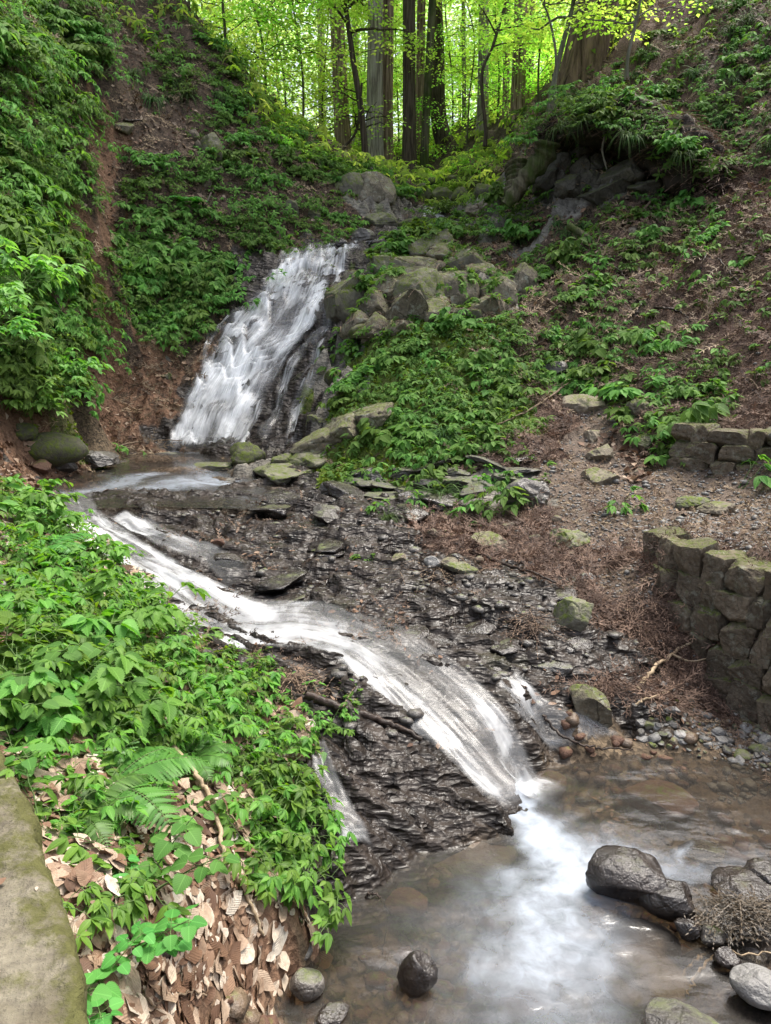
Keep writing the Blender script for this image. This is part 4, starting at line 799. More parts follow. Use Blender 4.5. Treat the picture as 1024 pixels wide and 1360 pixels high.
def place(proto, p, rz, s, label, cat, group, rx=0, ry=0, sink=.0):
    c = copy_tree(proto, (p[0], p[1], p[2] - sink), rz, s, rx, ry); tag(c, label, cat, group); return c
LAND = [(270, 590, 'the foot of the waterfall'), (430, 335, 'the lip of the waterfall'), (560, 385, 'the tallest outcrop block'), (490, 250, 'the big pale boulder'), (277, 195, 'the tan hillside block'), (830, 230, 'the rock hollow'), (705, 225, 'the gnarled root'), (775, 532, 'the flat step stone'),
    (655, 724, 'the long tan boulder'), (762, 812, 'the angular boulder with yellow moss'), (900, 720, 'the far end of the tall retaining wall'), (985, 600, 'the low stone wall'), (60, 1150, 'the mossy slab'), (130, 1040, 'the large fern'), (450, 1080, 'the small trickle'), (250, 790, 'the white cascade'),
    (63, 598, 'the rounded pool boulder'), (324, 604, 'the wedge shaped boulder'), (165, 167, 'the gully top stone'), (575, 290, 'the small upper fall'), (700, 655, 'the grey slanting rock'), (60, 690, 'the head of the cascade'), (230, 500, 'the dark gully stones'), (480, 440, 'the moss cushion'), (785, 940, 'the angular pool boulder'),
    (800, 620, 'the worn steps'), (430, 920, 'the log by the cascade'), (790, 60, 'the giant cedar'), (0, 300, 'the picture edge below the shady bank'), (60, 60, 'the top corner of the shady bank'), (1020, 330, 'the bare needle slope edge'), (130, 430, 'the bare soil ridge'), (400, 150, 'the yellow maple'), (20, 850, 'the picture edge above the slab'), (300, 1000, 'the leaf litter bank'),
    (350, 450, 'the middle of the waterfall'), (940, 120, 'the sedge bank'), (640, 560, 'the middle of the green mound'), (560, 640, 'the seeping ledge'), (900, 480, 'the slope above the low wall'), (200, 330, 'the leafy middle of the hillside'), (340, 290, 'the lower hillside'), (330, 180, 'the hillside crest')]
ORD = ['closest', 'second closest', 'third closest', 'fourth closest', 'fifth closest', 'sixth closest', 'seventh closest', 'eighth closest', 'ninth closest', 'tenth closest', 'eleventh closest', 'twelfth closest', 'thirteenth closest', 'fourteenth closest', 'fifteenth closest', 'sixteenth closest', 'seventeenth closest', 'eighteenth closest', 'nineteenth closest', 'twentieth closest']
def ord_(k): return ORD[k] if k < len(ORD) else 'number %d from' % (k + 1)
def name_all(items, what):
    """items = [(object, px, py)]: tell each apart by the landmark it stands closest to"""
    by = {}
    for o, px, py in items:
        dd = [math.hypot(px - a, py - b) for a, b, _ in LAND]; k = int(np.argmin(dd)); by.setdefault(k, []).append((dd[k], o))
    for k, v in by.items():
        for r, (_, o) in enumerate(sorted(v, key=lambda z: z[0])): o['label'] = '%s %s to %s' % (what, ord_(r), LAND[k][2]) if r < len(ORD) else '%s, %dth away from %s' % (what, r + 1, LAND[k][2])
def inpoly(x, y, P_):
    c = False; j = len(P_) - 1
    for i in range(len(P_)):
        if (P_[i][1] > y) != (P_[j][1] > y) and x < (P_[j][0] - P_[i][0]) * (y - P_[i][1]) / (P_[j][1] - P_[i][1]) + P_[i][0]: c = not c
        j = i
    return c
def scatter(poly, n, seed, sep, y0=1.1, G=None):
    """n spots spread over the ground seen inside this outline, kept apart"""
    rs = random.Random(seed); xs = [p[0] for p in poly]; ys = [p[1] for p in poly]; out = []; tries = 0
    while len(out) < n and tries < n * 60:
        tries += 1; x, y = rs.uniform(min(xs), max(xs)), rs.uniform(min(ys), max(ys))
        if not inpoly(x, y, poly) or any((x - a) ** 2 + (y - b) ** 2 < sep * sep for a, b in out): continue
        out.append((x, y))
    return [(x, y, hit(x, y, G, y0)) for x, y in out]

herbs = [make_plant('herb_plant', *herb(200 + k, 15, (.22, .42), .078, 4), 'herb') for k in range(5)]
lobed = [make_plant('lobed_plant', *herb(215 + k, 9, (.22, .46), .092, 4, TS, .10, (3, 5), 1.1, .45, .62), 'lobed') for k in range(3)]
slope_herbs = [make_plant('slope_plant', *herb(230 + k, 11, (.2, .45), (.085, .10, .15, .12)[k], 4, T3, .12, (3, 5), 1, .55, (.38, .42, .6, .5)[k]), 'herb2') for k in range(4)]
seedlings = [make_plant('seedling', *herb(260 + k, 4, (.12, .28), .10, 2, T5, .05, (4, 5), 1.1, .2), 'herb2') for k in range(4)]
shrubs = [make_plant('hillside_shrub', *herb(290 + k, 24, (.35, .8), (.08, .105, .14, .09, .12)[k], 7, T3, .22, (3, 6), .75, (.6, .4, .8, .5, .6)[k], (.36, .4, .5, .34, .42)[k]), 'shrub') for k in range(5)]
brights = [make_plant('leafy_shrub', *herb(320 + k, 12, (.4, .9), .13, 6, T5, .12, (2, 4), .8, .5, .5), 'bright') for k in range(3)]
rnd = random.Random(5)
name_all(_led, 'dark layered ledge'); name_all(_bs, 'flat wet bedrock slab')
def put(protos, spots, size, cat, group, what, lean=.25, sink=.03, rel=None, up=0.):
    items = []; key = protos[0].name.split('.')[0]
    for x, y, p in spots:
        nn = normal_at(np.array([p[0]]), np.array([p[1]]), .3)[0]; s = size * rnd.uniform(.62, 1.32)
        # lean out from the slope
        o = place(protos[rnd.randrange(len(protos))], (p[0] + nn[0] * .03, p[1] + nn[1] * .03, max(float(H(p[0], p[1])), p[2]) + up), rnd.uniform(0, 6.28), s, 'x', cat, group, 0, 0, sink)
        rot = Vector((0, 0, 1)).lerp(Vector([float(v) for v in nn]), .55).to_track_quat('Z', 'Y').to_matrix().to_4x4() @ Matrix.Rotation(rnd.uniform(0, 6.28), 4, 'Z')
        o.rotation_euler = rot.to_euler(); o.name = key; items.append((o, x, y))
    name_all(items, what); return items
# near bank, beside the cascade
A1 = [(-30, 630), (40, 640), (95, 700), (150, 760), (235, 850), (250, 870), (225, 920), (240, 990), (190, 1010), (150, 960), (60, 960), (-30, 930)]
B1 = [(270, 885), (320, 875), (355, 910), (360, 960), (365, 1020), (380, 1090), (383, 1140), (365, 1155), (350, 1130), (340, 1060), (300, 1010), (250, 960), (245, 900)]
put(herbs[:3], scatter(A1, 125, 1, 15), .62, 'plant', 'leafy herbs on the near bank', 'fresh leafy herb')
put(herbs[:3], scatter(B1, 50, 2, 15), .6, 'plant', 'leafy herbs on the near bank', 'bright hanging herb')
put(lobed, scatter([(-30, 640), (60, 680), (130, 750), (240, 860), (210, 960), (40, 960), (-30, 900)], 13, 22, 46), .85, 'plant', 'broad leaved plants on the near bank', 'broad leaved plant', up=.04)
put(herbs, scatter([(30, 1010), (90, 1000), (120, 1060), (90, 1150), (95, 1190), (70, 1150), (40, 1070)], 8, 3, 22), .6, 'plant', 'leafy herbs on the near bank', 'herb edging the slab,')
put(herbs, scatter([(405, 935), (450, 930), (460, 950), (415, 955)], 2, 4, 20), .4, 'plant', 'leafy herbs on the near bank', 'herb sprig on bare ledge,')
# shady bank and hillside
W1 = [(-20, -20), (135, -20), (130, 60), (110, 150), (100, 260), (80, 300), (-20, 300)]
put(shrubs, scatter(W1, 54, 5, 21), .98, 'shrub', 'shrubs on the shady western bank', 'dark leafy bank shrub')
W2 = [(-20, 290), (90, 300), (100, 380), (125, 440), (120, 480), (90, 520), (40, 520), (-20, 500)]
put(shrubs, scatter(W2, 34, 6, 20), .8, 'shrub', 'shrubs on the shady western bank', 'dense overhanging shrub')
H1 = [(150, 300), (300, 330), (330, 300), (310, 390), (270, 400), (240, 440), (190, 440), (165, 400), (145, 340)]
put(shrubs, scatter(H1, 36, 7, 17), .95, 'shrub', 'shrubs on the hillside above the fall', 'fresh leafy hillside clump')
H2 = [(190, 30), (250, 60), (330, 160), (400, 215), (470, 240), (450, 300), (400, 330), (310, 320), (160, 290), (190, 210), (250, 200), (240, 120), (180, 80)]
put(shrubs, scatter(H2, 60, 8, 19), .66, 'shrub', 'shrubs on the hillside above the fall', 'dark hillside shrub')
H3 = [(240, 20), (290, 60), (350, 135), (410, 190), (540, 245), (540, 262), (440, 240), (380, 210), (320, 150)]
put(shrubs, scatter(H3, 30, 9, 14), .7, 'shrub', 'shrubs on the hillside above the fall', 'light green crest shrub')
# slope on the other side
E1 = [(450, 450), (600, 420), (680, 430), (720, 500), (700, 560), (650, 600), (560, 610), (500, 560), (440, 520)]
put(slope_herbs, scatter(E1, 62, 10, 19), .78, 'plant', 'plants on the mound beside the fall', 'green mound plant')
E2 = [(470, 560), (560, 600), (680, 600), (740, 600), (700, 680), (600, 680), (500, 680), (450, 640)]
put(seedlings, scatter(E2, 32, 11, 22), .9, 'plant', 'small plants on the ledges', 'small pale ledge plant')
E3 = [(690, 340), (760, 330), (820, 260), (940, 250), (960, 300), (850, 360), (820, 430), (800, 500), (720, 520), (680, 430), (640, 390)]
put(slope_herbs, scatter(E3, 56, 12, 20), .72, 'plant', 'plants on the eastern slope', 'shaded slope plant')
E4 = [(700, 480), (840, 430), (940, 470), (950, 560), (880, 640), (840, 560), (760, 520)]
put(slope_herbs, scatter(E4, 28, 13, 24), .9, 'plant', 'plants on the eastern slope', 'tall path side plant')
E5 = [(830, 280), (1030, 240), (1030, 530), (950, 520), (900, 420), (830, 420)]
put(seedlings, scatter(E5, 50, 14, 26), .85, 'plant', 'seedlings on the needle slope', 'seedling in needle litter,')
E6 = [(700, 100), (800, 60), (1030, -20), (1030, 220), (940, 240), (840, 160), (700, 170), (660, 220)]
put(slope_herbs, scatter(E6, 78, 15, 19), .72, 'plant', 'plants on the upper eastern hill', 'thin hilltop plant')
E7 = [(560, 290), (640, 270), (720, 270), (700, 330), (600, 320), (530, 330), (500, 400), (480, 380)]
put(slope_herbs, scatter([(700, 185), (860, 160), (940, 215), (960, 250), (900, 225), (830, 190)], 16, 26, 14, 1.1), .6, 'plant', 'plants on the overhanging bank', 'leafy plant of the overhanging bank,')
put(slope_herbs, scatter(E7, 32, 16, 15), .75, 'plant', 'plants on the outcrop', 'leafy outcrop plant', up=.15)
for (x, y, s, l) in [(985, 650, 1.6, 'pale green seedling in front of the low stone wall'), (835, 680, 1.1, 'low seedling at the edge of the path'), (660, 668, 1.2, 'grassy seedling at the foot of the mound'), (484, 745, .6, 'single bright seedling on the wet bedrock'), (640, 700, .6, 'tiny seedling beside the long tan boulder')]:
    o = place(seedlings[rnd.randrange(4)], hit(x, y), rnd.uniform(0, 6), s, l, 'plant', None); o.name = 'seedling'
put(brights, scatter([(720, 170), (760, 100), (850, 90), (900, 150), (900, 230), (860, 170), (790, 150)], 12, 23, 24), .45, 'shrub', 'light shrubs on the brow over the hollow', 'light green brow shrub')
crest = [make_plant('leafy_shrub', *herb(340 + k, 12, (.4, .9), .12, 6, T3, .12, (3, 5), .8, .5, .5), 'maple') for k in range(2)]
put(crest, scatter([(300, 70), (340, 125), (400, 185), (450, 215), (530, 240), (530, 255), (440, 235), (380, 200)], 24, 24, 12), .5, 'shrub', 'sunlit shrubs on the hillside crest', 'yellow green crest shrub')
put(crest, scatter([(560, 235), (650, 190), (700, 185), (650, 240), (570, 262)], 22, 25, 10), .5, 'shrub', 'sunlit shrubs on the mossy far bank', 'yellow green far bank shrub')
# bright shrubs leaning in over the bank
SB = [(20, 290, 5.4, 'bright big leaved branch tip reaching in at the picture edge'), (5, 330, 5.0, 'bright shrub at the picture edge above the bank'), (60, 470, 8.9, 'light green shrub hanging over the mossy undercut'), (95, 455, 9.2, 'light green shrub tip beside the bare soil ridge'), (30, 500, 8.6, 'light green shrub low on the undercut'), (10, 400, 8.2, 'pale green shrub on the bank above the mossy rock')]
for x, y, Y, l in SB:
    p = np.array(W3(x, y, Y)); o = place(brights[rnd.randrange(3)], p, rnd.uniform(0, 6), .62 if Y < 6 else .8, l, 'shrub', None, 0, 0, .35); o.name = 'leafy_shrub'
for x, y, s, l in [(60, 700, .62, 'tall broad leaved plant beside the head of the cascade'), (120, 740, .55, 'broad leaved stem leaning over the head of the cascade'), (225, 850, .5, 'broad leaved stem leaning over the middle of the cascade'), (20, 680, .7, 'broad leaved plant at the picture edge over the cascade'), (180, 800, .45, 'broad leaved sprig between herbs and white water')]:
    o = place(brights[rnd.randrange(3)], hit(x, y), rnd.uniform(0, 6), s, l, 'plant', None); o.name = 'broadleaf_plant'
# nettles with round toothed leaves
def nettle(seed, L=.35, leaf=.085, nn=6):
    rs = np.random.RandomState(seed); st = []; pos, d, n, Ls = [], [], [], []
    for s in range(2):
        a = rs.uniform(0, 6.28); P_ = arc(np.array([*(rs.randn(2) * .03), -.02]), np.array([math.cos(a), math.sin(a), 0]), L * rs.uniform(.7, 1.1), .8, .25); st.append(tube_geo(np.concatenate([[[0, 0, -.08]], P_]), np.linspace(.004, .002, 8), 5))
        for q in range(nn):
            f = .3 + .7 * (q + 1) / nn; k = f * 6; i = min(int(k), 5); p = P_[i] + (P_[i+1] - P_[i]) * (k - i); ba = a + q * 1.57
            for sg in (0, math.pi):
                la = ba + sg + rs.uniform(-.2, .2); e = p + np.array([math.cos(la), math.sin(la), .25]) * .045; st.append(tube_geo([p, e], .0016, 4)); pos.append(e); d.append((math.cos(la), math.sin(la), rs.uniform(-.35, 0))); n.append((rs.randn() * .15, rs.randn() * .15, 1)); Ls.append(leaf * (1.15 - .5 * f) * rs.uniform(.85, 1.15))
    Ls = np.array(Ls); return leaf_geo(TR, pos, d, n, Ls, Ls * .92, rs.uniform(.05, .3, len(Ls)), .15, seed=seed), st
nets = [make_plant('nettle', *nettle(400 + k), 'nettle') for k in range(3)]
for k, (x, y, s, l) in enumerate([(150, 1295, .95, 'nettle with toothed round leaves low beside the slab edge'), (165, 1245, 1.0, 'nettle with round leaves in the leaf litter'), (195, 1185, 1.1, 'tallest nettle of the leaf litter, with dark round leaves'), (125, 1330, .7, 'small nettle against the moss of the slab'), (75, 930, 1.5, 'large nettle among the herbs above the slab'), (30, 905, 1.3, 'nettle at the picture edge above the slab'), (260, 1080, .7, 'small nettle at the top of the leaf litter'), (20, 1010, 1.2, 'nettle hanging over the top end of the slab')]):
    o = place(nets[k % 3], hit(x, y, None, 1.5), rnd.uniform(0, 6), s * .72, l, 'plant', 'nettles on the near bank'); o.name = 'nettle'
# ferns
def fern(seed, fr=8, L=.5):
    rs = np.random.RandomState(seed); pos, d, n, Ls, Ws, st = [], [], [], [], [], []
    for f in range(fr):
        a = f * 6.283 / fr + rs.uniform(-.3, .3); dh = np.array([math.cos(a), math.sin(a), 0]); P_ = arc(np.zeros(3), dh, L * rs.uniform(.75, 1.1), .65, .6, 24); st.append(tube_geo(P_[::3], .0022, 4)); side = np.array([-dh[1], dh[0], 0])
        for i in range(4, 24):
            t = (i - 4) / 20; pl = L * .34 * (1 - t) ** .8 * min(1, .6 + t * 2) + .006; tg = nz(P_[i] - P_[i-1]); up = np.cross(tg, side); up = up * np.sign(up[2])
            for sg in (-1, 1):
                pos.append(P_[i]); d.append(nz(side * sg + tg * .4 - np.array([0, 0, rs.uniform(.05, .25)]))); n.append(up + rs.randn(3) * .1); Ls.append(pl); Ws.append(min(.036, pl * .42))
    return leaf_geo(TF, pos, d, n, np.array(Ls), np.array(Ws), .15, .1, seed=seed), st
ferns = [make_plant('fern', *fern(500 + k), 'fern', fname='frond') for k in range(2)]
for k, (x, y, s, l) in enumerate([(140, 1050, .92, 'large lacy fern spreading above the slab'), (250, 1010, .55, 'fern between the herbs and the leaf litter'), (60, 730, .8, 'fern in the herbs near the head of the cascade'), (100, 1085, .6, 'smaller fern at the edge of the slab'), (545, 340, .7, 'dark fern growing on the outcrop'), (500, 335, .6, 'fern by the bend of the upper stream'), (250, 270, 1.0, 'fern on the shaded hillside')]):
    o = place(ferns[k % 2], hit(x, y, None, 1.5), rnd.uniform(0, 6), s, l, 'fern', None); o.name = 'fern'
# sedge tufts
def blades(seed, nb=80, L=(.22, .42), w=.008, up=1.0, dr=1.1):
    rs = np.random.RandomState(seed); Vs, Fs, As, o = [], [], [], 0
    for b in range(nb):
        a = rs.uniform(0, 6.28); P_ = arc(np.array([*(rs.randn(2) * .03), 0]), np.array([math.cos(a), math.sin(a), 0]) * rs.uniform(.4, 1), rs.uniform(*L), up * rs.uniform(.5, 1.1), dr * rs.uniform(.6, 1.3), 6)
        s = np.array([-math.sin(a), math.cos(a), 0]); ww = w * np.array([.7, 1, 1, .8, .5, .05])[:, None] / 2
        Vs.append(np.stack([P_ - s * ww, P_ + s * ww], 1).reshape(-1, 3)); i = np.arange(5) * 2 + o; Fs.append(np.concatenate([np.stack([i, i + 1, i + 3], 1), np.stack([i, i + 3, i + 2], 1)])); As.append(np.full(12, rs.rand())); o += 12
    V = np.concatenate(Vs); return V, np.concatenate(Fs), np.concatenate(As), np.zeros((len(V), 2))
sed = []
for k in range(3):
    m_ = bpy.data.meshes.new('x'); bpy.data.meshes.remove(m_)
    o = bpy.data.objects.new('sedge_tuft', leaf_mesh('sedge_tuft', blades(540 + k))); o.data.materials.append(M['sedge']); sed.append(o)
SG = scatter([(740, 90), (840, 60), (1030, -10), (1030, 200), (900, 220), (880, 200), (740, 170)], 24, 21, 26) + [(x, y, hit(x, y)) for x, y in [(830, 165), (815, 170), (850, 170), (775, 130), (740, 150), (760, 130), (755, 310), (770, 305), (740, 300), (200, 135), (225, 130), (250, 130), (290, 130), (65, 120), (90, 90), (230, 110), (175, 100), (215, 230), (120, 230), (330, 250), (690, 320), (585, 660), (690, 670), (515, 690), (640, 345), (590, 580), (480, 445), (125, 150), (50, 440), (60, 480), (30, 430)]]
SG += [(x, y, np.array(W3(x, y - 6, Y))) for x, y, Y in [(745, 178, 12.9), (770, 172, 12.8), (832, 188, 12.3), (842, 192, 12.2), (905, 215, 11.95)]]
OV = [(x, y, np.array(W3(x, y, Y))) for x, y, Y in [(735, 135, 13.2), (750, 120, 13.6), (780, 122, 13.4), (805, 118, 13.3), (830, 125, 13.1), (850, 135, 12.9), (765, 150, 12.9), (790, 140, 12.8), (815, 150, 12.7), (840, 165, 12.5), (875, 170, 12.3), (900, 190, 12.1), (925, 205, 11.9), (712, 160, 13.3), (755, 135, 13.2), (775, 140, 13.0), (800, 130, 12.9), (825, 138, 12.8), (845, 150, 12.6), (870, 155, 12.5), (890, 175, 12.3), (915, 190, 12.0), (940, 220, 11.8), (765, 165, 12.8), (815, 165, 12.6), (720, 165, 13.3), (860, 178, 12.4), (790, 155, 12.8), (700, 185, 13.4)]]
put(slope_herbs, OV, .62, 'plant', 'plants on the overhanging bank', 'leafy plant clinging to the overhang,')
put(sed, SG, 1.25, 'sedge', 'sedge tufts hanging on the banks', 'arching sedge tuft', sink=.0)
# ------------------------------------------------------------------ trees
def bark(name, c1, c2, fis=18, moss=0.):
    t = NT(name); P = t.n('ShaderNodeTexCoord').outputs['Object']
    n = t.noise(fis, t.scalev(P, (1, 1, .07)), 6, .65, .4); n2 = t.noise(3, t.scalev(P, (1, 1, .5)), 4)
    c = t.mix(t.ramp(n, [(.35, 0), (.62, 1)]), c1, c2)
    if moss: c = t.mix(t.math('MULTIPLY', t.ramp(n2, [(.45, 0), (.6, 1)]), moss), c, (.05, .08, .015))
    return t.done(t.prin(c, .9, t.bump(n, 1.0, .06), Specular_IOR_Level=.15))
M['cedar'] = bark('cedar bark', (.09, .055, .04), (.42, .30, .23)); M['cedargrey'] = bark('grey cedar bark', (.16, .13, .11), (.50, .44, .39)); M['darkbark'] = bark('dark bark', (.028, .02, .016), (.13, .10, .075), 25)
M['darkcedar'] = bark('old cedar bark', (.03, .02, .015), (.22, .15, .11), 9); M['mossbark'] = bark('mossy bark', (.05, .045, .03), (.17, .15, .10), 14, .8); M['polebark'] = bark('pale bark', (.12, .11, .085), (.26, .24, .19), 30, .3)
def trunk_geo(P_, r0, r1, flare=.5, flute=.07, k=28, seed=0, n=46):
    P_ = spline(P_, n); t = np.linspace(0, 1, n); h = np.concatenate([[0], np.cumsum(np.linalg.norm(np.diff(P_, axis=0), axis=1))])
    r = r0 + (r1 - r0) * t + r0 * flare * np.exp(-h / (r0 * 2.2)); th = np.linspace(0, 2 * math.pi, k, endpoint=False)
    fl = 1 + flute * np.sin(th * 5 + seed)[None] * (np.exp(-h / (r0 * 5)) * 2.5 + .5)[:, None] + flute * .8 * fbm(np.cos(th)[None] * 3 + seed + 0 * h[:, None], np.sin(th)[None] * 3 + 0 * h[:, None], h[:, None] * .5 + 0 * th[None], 3, seed)
    V = P_[:, None] + (r[:, None] * fl)[..., None] * np.stack([np.cos(th), np.sin(th), 0 * th], -1)[None]
    i = np.arange(n - 1)[:, None] * k + np.arange(k)[None]; j = np.arange(n - 1)[:, None] * k + (np.arange(k)[None] + 1) % k
    return V.reshape(-1, 3), np.stack([i, j, j + k, i + k], -1).reshape(-1, 4)
def spray_crown(rs, centres, rad, n, leaf, flat=.35, T=T2, rnd=None):
    """layered leaf sprays: each centre carries a flat, uneven fan of leaves"""
    m = len(centres); per = max(1, n // m); c = np.repeat(centres, per, 0); N = len(c)
    a = rs.uniform(0, 6.28, N); rr = np.sqrt(rs.rand(N)) * np.repeat(rad * rs.uniform(.5, 1.3, m), per)
    tilt = np.repeat(rs.randn(m, 2) * .25, per, 0); x = np.cos(a) * rr; y = np.sin(a) * rr
    pos = c + np.stack([x, y, x * tilt[:, 0] + y * tilt[:, 1] + rs.randn(N) * flat * rad * .25 - .25 * rr ** 2 / rad], 1)
    d = np.stack([np.cos(a + rs.randn(N) * .8), np.sin(a + rs.randn(N) * .8), rs.uniform(-.5, .15, N)], 1); nn = np.stack([rs.randn(N) * .35, rs.randn(N) * .35, np.ones(N)], 1)
    L = leaf * rs.uniform(.6, 1.3, N); rv = np.clip(np.repeat(rs.rand(m), per) * .7 + rs.rand(N) * .3, 0, 1)
    return leaf_geo(T, pos, d, nn, L, L * .75, .15, .15, rv)
def maple(seed, Ht=9., n=9000, r0=.10, low=.25, rad=.8, leaf=.105, spread=3.2, bend=.8, nb=16):
    rs = np.random.RandomState(seed); b = rs.randn(4, 2) * bend * .35
    P_ = np.array([[0, 0, -.3], [b[0, 0] * .3, b[0, 1] * .3, Ht * .22], [b[1, 0], b[1, 1], Ht * .5], [b[2, 0] * 1.4, b[2, 1] * 1.4, Ht * .78], [b[2, 0] * 1.6, b[2, 1] * 1.6, Ht]])
    tr = [trunk_geo(P_, r0, r0 * .25, .4, .05, 12, seed, 40)]; S = spline(P_, 60); cen = []; br = []
    for q in range(nb):
        f = low + (1 - low) * (q + rs.rand()) / nb; p = S[int(f * 59)]; a = rs.uniform(0, 6.28); L = spread * (1.15 - .7 * f) * rs.uniform(.6, 1.2)
        Q = arc(p, np.array([math.cos(a), math.sin(a), 0]), L, rs.uniform(.15, .6), rs.uniform(.1, .45), 9); Q[1:] += rs.randn(8, 3) * .05
        br.append(tube_geo(Q, np.linspace(r0 * .32, .012, 9), 6))
        for k in range(3, 9):
            cen.append(Q[k] + rs.randn(3) * [.25, .25, .12])
            e = Q[k] + np.array([math.cos(a + rs.choice([-1, 1]) * 1.0), math.sin(a + rs.choice([-1, 1]) * 1.0), rs.uniform(-.1, .25)]) * rs.uniform(.4, 1.2); br.append(tube_geo([Q[k], (Q[k] + e) / 2, e], .009, 4)); cen.append(e)
    cen.append(S[-1]); g = spray_crown(rs, np.array(cen), rad, n, leaf)
    return g, tr, br
def make_tree(name, g, tr, br, lm, bm):
    if name == 'broadleaf_tree': br = br[::3]
    e = bpy.data.objects.new(name, None)
    c = bpy.data.objects.new('crown', leaf_mesh('crown', g)); c.data.materials.append(M[lm]); c.parent = e
    t = bpy.data.objects.new('trunk', tubes_mesh('trunk', tr)); t.data.materials.append(M[bm]); t.parent = e
    if br: b = bpy.data.objects.new('branch', tubes_mesh('branch', br)); b.data.materials.append(M[bm]); b.parent = e
    return e
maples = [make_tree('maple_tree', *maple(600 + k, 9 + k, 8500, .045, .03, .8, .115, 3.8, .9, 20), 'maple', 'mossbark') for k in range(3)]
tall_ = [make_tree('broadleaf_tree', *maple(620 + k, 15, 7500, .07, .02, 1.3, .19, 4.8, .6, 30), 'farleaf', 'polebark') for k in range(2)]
MP = [(300, 60, 20, .9, 'slender maple just behind the hillside crest'), (350, 120, 21, .85, 'yellow leaved maple standing out against the wood'), (400, 165, 22, .8, 'bright maple leaning over the hillside crest'), (250, 20, 21, 1., 'maple at the top of the hillside'), (430, 190, 27, .8, 'maple between the two pale cedars'), (380, 140, 28, 1., 'maple deep in the wood behind the yellow one'), (530, 215, 27, .75, 'small maple between the straight cedars'),
      (600, 190, 27, .8, 'maple behind the curved foot cedar'), (620, 180, 21.5, .55, 'low maple on the mossy bank'), (660, 160, 22, .7, 'maple in front of the cluster of brown cedars'), (715, 150, 19.5, .6, 'maple at the shoulder of the eastern hill'), (700, 120, 26, .9, 'tall maple behind the shoulder of the eastern hill'), (480, 200, 30, .9, 'maple far back between the trunks'), (560, 205, 31, 1., 'maple in the middle of the far wood'), (650, 150, 31, 1., 'maple in the far wood behind the brown cedars')]
for k, (x, y, Y, s, l) in enumerate(MP):
    p = W3(x, y, Y); z = float(HB(p[0], p[1])); o = place(maples[k % 3], (p[0], p[1], z - .1), rnd.uniform(0, 6), s, l, 'tree', 'maples of the wood'); o.name = 'maple_tree'
BT = [(250, 36), (310, 41), (370, 36), (430, 40), (500, 38), (550, 44), (610, 39), (660, 36), (720, 38), (330, 50), (420, 52), (520, 54), (620, 51), (700, 52), (200, 38), (780, 40)]
bl = ['at the upper end of the hillside', 'behind the slender maple', 'behind the yellow maple', 'behind the pale cedar', 'behind the double cedar', 'seen between the dark trunks', 'beyond the curved foot cedar', 'beyond the brown cedar cluster', 'behind the giant cedar', 'farther off above the yellow maple', 'farther off beside the pale cedar', 'in the far middle of the valley', 'far beyond the curved foot cedar', 'far beyond the brown cedars', 'over the hillside top', 'over the eastern hill behind the giant cedar']
for k, (x, Y) in enumerate(BT):
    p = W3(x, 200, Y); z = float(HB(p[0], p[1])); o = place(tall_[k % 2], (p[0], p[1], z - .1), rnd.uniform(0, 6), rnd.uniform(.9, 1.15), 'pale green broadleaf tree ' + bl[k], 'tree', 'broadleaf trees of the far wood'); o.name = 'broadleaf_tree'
# cedars: trunk drawn foot to top through these pixels
_cc = {}
def cedar_crown(seed):
    if seed not in _cc:
        rs = np.random.RandomState(seed); n = 90; h = rs.uniform(0, 1, n); a = rs.uniform(0, 6.28, n); R_ = (1 - h) * 2.6 + .5
        cen = np.stack([np.cos(a) * R_ * rs.uniform(.2, 1, n), np.sin(a) * R_ * rs.uniform(.2, 1, n), 10 + h * 11], 1)
        _cc[seed] = leaf_mesh('crown', spray_crown(rs, cen, 1.0, 900, .30, .5)); _cc[seed].materials.append(M['cedarleaf'])
    return _cc[seed]
def cedar(foot, top, w, Y, mat, label, flare=.5, mid=None, name='cedar_tree', crown=True, k=28, group='cedars of the wood'):
    p0 = np.array(W3(*foot, Y)); p0[2] = float(HB(p0[0], p0[1])) if False else p0[2]; p1 = np.array(W3(*top, Y)); dirv = nz(p1 - p0); r = 1.2 * w * Y / ray(*foot)[1] / FPX / 2
    pts = [p0 - dirv * .6, p0] + ([np.array(W3(*mid, Y))] if mid else []) + [p1, p1 + dirv * 8, p1 + dirv * 14]
    e = link(name, None, loc=p0); tag(e, label, 'tree', group)
    link('trunk', tubes_mesh('trunk', [trunk_geo([q - p0 for q in pts], r, r * .45, flare, .06, k, int(foot[0]) % 17, 90)]), M[mat], e)
    if crown: link('crown', cedar_crown(int(foot[0]) % 3), parent=e, loc=(0, 0, 0))
    return e
cedar((456, 208), (446, 0), 20, 24, 'cedar', 'straight reddish cedar nearest the yellow maple')['label'] = 'straight reddish cedar next to the yellow maple'
cedar((497, 225), (499, 0), 22, 22.5, 'cedargrey', 'pale grey cedar, one half of the double trunk'); cedar((513, 225), (515, 0), 17, 22.9, 'cedar', 'browner half of the double cedar trunk')
cedar((544, 236), (543, 0), 18, 21.5, 'darkbark', 'dark straight cedar beyond the upper stream'); cedar((556, 222), (560, 0), 12, 23, 'cedar', 'thin brown cedar behind the dark straight one', .2)
cedar((563, 214), (572, 40), 11, 22, 'mossbark', 'leaning mossy trunk against the curved foot cedar', .2, name='mossy_tree'); cedar((592, 192), (578, 0), 20, 23, 'darkbark', 'dark cedar with a curved foot on the slope', .7, (582, 150))
cedar((617, 172), (616, 60), 6, 26, 'polebark', 'thin pole tree behind the mossy bank', .1, k=10, name='young_tree'); cedar((641, 178), (643, 0), 15, 23, 'cedargrey', 'greyish cedar standing above the mossy bank'); cedar((671, 172), (674, 0), 9, 22, 'cedar', 'narrow reddish cedar on the slope', .2)
